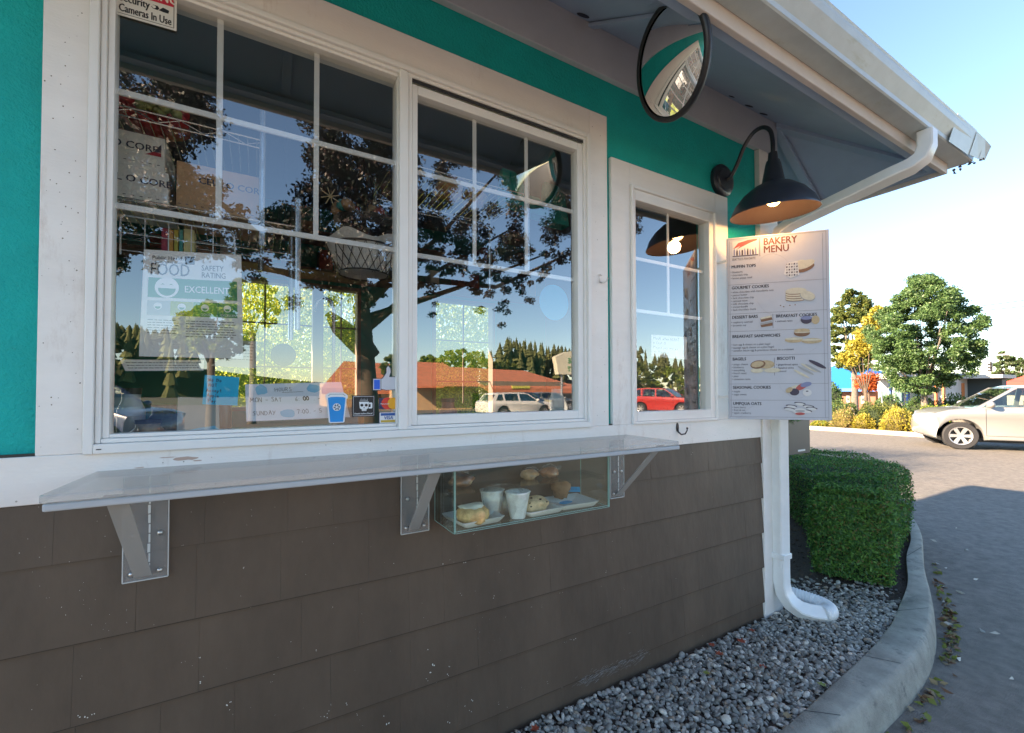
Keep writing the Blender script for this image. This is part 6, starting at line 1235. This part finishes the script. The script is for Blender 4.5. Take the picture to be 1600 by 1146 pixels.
q = MB(); q.text('BAKERY', .052, g1, x=mw*.37, y=V_(387.5), bold=.022, sx=.84); q.text('MENU', .052, g1, x=mw*.37, y=V_(399.5), bold=.022, sx=.84); q.build('title', mat('menu_title', (.16, .055, .05), .6), menu)
q = MB()
def head(t, u, py, s=.0225): q.text(t, s, g1, x=u, y=V_(py), bold=.03, sx=.86)
def items(L, u, py, dp=5.0, s=.0150):
    for k, t in enumerate(L): q.text('\u2022 '+t, s, g1, x=u-.004, y=V_(py+k*dp), sx=.86)
u0 = .022
head('MUFFIN TOPS', u0, 420); items(['blueberry', 'chocolate chip', 'lemon poppy seed'], u0, 427.5, 4.8)
head('GOURMET COOKIES', u0, 453); items(['white chocolate with macadamia nuts', 'peanut butter', 'dark chocolate chip', 'oatmeal raisin', 'milk chocolate chip', 'snickerdoodle', 'dark chocolate chunk'], u0, 459, 4.6)
head('DESSERT BARS', u0, 499); items(['raspberry oatmeal', 'brownie nut'], u0, 506)
head('BREAKFAST COOKIES', um+.014, 500); items(['oatmeal raisin'], um+.014, 507)
head('BREAKFAST SANDWICHES', u0, 529); items(['ham egg & cheese on a plain bagel', 'sausage egg & cheese on a plain bagel', 'canadian bacon egg & provolone cheese on a croissant'], u0, 541, 4.6)
head('BAGELS', u0, 564); items(['asiago cheese', 'blueberry', 'everything', 'french toast', 'plain', 'cinnamon raisin'], u0, 571.5, 4.6)
head('BISCOTTI', um+.016, 564.5); items(['gingerbread spice', 'hazelnut anise', 'almond'], um+.016, 573, 5)
head('SEASONAL COOKIES', u0, 608); items(['maple', 'sugar sweet'], u0, 613.5, 4.6)
head('UMPQUA OATS', u0, 633); items(['kona berry', 'fruit & nut', 'apple cranberry'], u0, 638, 4.3)
q.text("SEATTLE'S FAVORITE", .017, g1, x=.026, y=V_(408), sx=.72); q.build('lettering', M_mi, menu)
# pictures
pc = [mat('pic_tan', (.50, .40, .25), .6, var=.15, scale=60), mat('pic_brown', (.22, .12, .07), .6, var=.2, scale=60), mat('pic_cream', (.62, .58, .45), .6, var=.1, scale=60), mat('pic_dark', (.06, .05, .08), .6), mat('pic_red', (.45, .10, .09), .6), mat('pic_blue', (.22, .25, .42), .6), mat('pic_grey', (.36, .37, .38), .6), mat('pic_white', (.66, .66, .66), .6)]
q = MB()
lay = [0]
def ell(cx, py, rx, ry, m, a0=0, a1=360, tilt=0):
    lay[0] += 1; t = .0006+lay[0]*.00004; v = V_(py); c, s = math.cos(R(tilt)), math.sin(R(tilt)); pts = [(cx*mw+rx*math.cos(R(a))*c-ry*math.sin(R(a))*s, v+rx*math.cos(R(a))*s+ry*math.sin(R(a))*c) for a in [a0+(a1-a0)*k/26 for k in range(27 if a1-a0 != 360 else 26)]]; q.flat(pts, lambda u, w_, t_: gm(u, w_, t), 0, m)
def poly(pts, m): lay[0] += 1; t = .0006+lay[0]*.00004; q.flat([(a*mw, V_(b)) for a, b in pts], lambda u, w_, t_: gm(u, w_, t), 0, m)
def pic():
    global q
    q.build('food_picture', pc, menu); q = MB()
poly([(.06, 402), (.32, 402), (.32, 378), (.06, 378)], 7); poly([(.065, 390), (.12, 381), (.22, 377.5), (.31, 376.5), (.31, 379), (.24, 382), (.16, 387), (.10, 391), (.14, 386)], 4)
for k in range(9): poly([(.07+k*.027, 400.5), (.087+k*.027, 400.5), (.087+k*.027, 392+(k*7 % 5)), (.0785+k*.027, 389+(k*5 % 4)), (.07+k*.027, 392+(k*3 % 4))], 3 if k % 2 else 5)
poly([(.06, 402.2), (.32, 402.2), (.32, 400.8), (.06, 400.8)], 3)
pic(); ell(.74, 421, .028, .022, 2); ell(.77, 427, .045, .020, 1, tilt=20); ell(.77, 422, .046, .020, 2, tilt=20)
poly([(.60, 418), (.70, 415.5), (.715, 437), (.63, 441), (.565, 434)], 7)
for k in range(5):
    for j in range(5): poly([(.59+k*.024, 419+j*4.2), (.604+k*.024, 418.7+j*4.2), (.604+k*.024, 421+j*4.2), (.59+k*.024, 421.3+j*4.2)], 3 if (k+j) % 2 else 6)
pic()
for k in range(4): ell(.68, 474-k*3.4, .048, .010, 1); ell(.68, 473-k*3.4, .048, .010, 2)
ell(.68, 461, .048, .016, 2); ell(.79, 470, .036, .024, 6, tilt=-25); ell(.79, 469, .034, .022, 2, tilt=-25)
for a, b in ((.53, 482), (.56, 484), (.62, 482.5), (.67, 482)): ell(a, b, .003, .003, 1)
pic(); poly([(.33, 501), (.44, 498), (.45, 503), (.34, 506)], 1); poly([(.33, 499.5), (.44, 496.5), (.445, 499), (.335, 502)], 2); poly([(.33, 510), (.45, 507), (.45, 512), (.34, 514)], 1); poly([(.33, 508), (.44, 505), (.45, 507.5), (.335, 510.5)], 6)
pic(); ell(.775, 505, .026, .022, 3); ell(.775, 502.5, .025, .010, 5); ell(.86, 506, .018, .022, 0)
pic(); ell(.655, 535, .042, .014, 0); ell(.655, 533, .042, .006, 2); ell(.82, 537, .046, .014, 0); ell(.82, 535.5, .046, .005, 2); ell(.73, 525, .036, .018, 1); ell(.73, 521.5, .036, .012, 0); ell(.735, 524, .037, .003, 2)
pic(); ell(.29, 580, .030, .013, 2); ell(.44, 580, .040, .012, 2); ell(.38, 571, .040, .022, 0); ell(.30, 571, .036, .022, 1, tilt=10); ell(.295, 570.5, .030, .016, 0, tilt=10)
pic()
for k, (a, b, m) in enumerate(((.76, 581, 6), (.79, 577, 2), (.83, 578, 6), (.72, 586, 2))): ell(a, b, .042, .006, m, tilt=-32)
ell(.87, 572, .044, .009, 3, tilt=-30)
pic(); ell(.66, 608, .034, .016, 2, tilt=20); ell(.72, 605, .03, .014, 4, tilt=30); ell(.76, 602, .026, .012, 5, tilt=15); ell(.65, 613, .022, .018, 3); ell(.77, 614, .020, .018, 7); ell(.765, 612, .003, .003, 3); ell(.775, 612, .003, .003, 3); ell(.60, 610, .018, .012, 0, tilt=40)
pic()
for a, b in ((.70, 630), (.62, 634), (.78, 634), (.66, 640), (.76, 641), (.60, 638), (.81, 637)): ell(a, b, .026, .006, 3, tilt=-8); ell(a, b+1.3, .022, .007, 7, tilt=-8)
ell(.70, 642, .032, .016, 7); ell(.70, 645.5, .022, .007, 4); ell(.70, 641.5, .022, .005, 6)
q.build('food_picture', pc, menu)
q = MB(); rv = random.Random(3)    # faint ribbon pattern
for k in range(7):
    P = [(mw*rv.uniform(.05, .9), mh*(k+.5)/7)]; a = rv.uniform(0, 6.28)
    for j in range(16): a += rv.uniform(-.1, .5); P.append((min(max(P[-1][0]+.018*math.cos(a), .016), mw-.03), min(max(P[-1][1]+.018*math.sin(a), .01), mh-.01)))
    for (a_, b_), (c_, d_) in zip(P, P[1:]): q.flat([(a_, b_-.0012), (c_, d_-.0012), (c_, d_+.0012), (a_, b_+.0012)], lambda u, v, t: gm(u, v, .0004))
q.build('faint_ribbon', mat('ribbon', (.44, .45, .50), .6), menu)
q = MB()
for z in (zb+.12, zt-.12): q.box(2.198, -.060, z-.006, 2.206, .0, z+.006)
q.build('hinge', M_trim, menu)
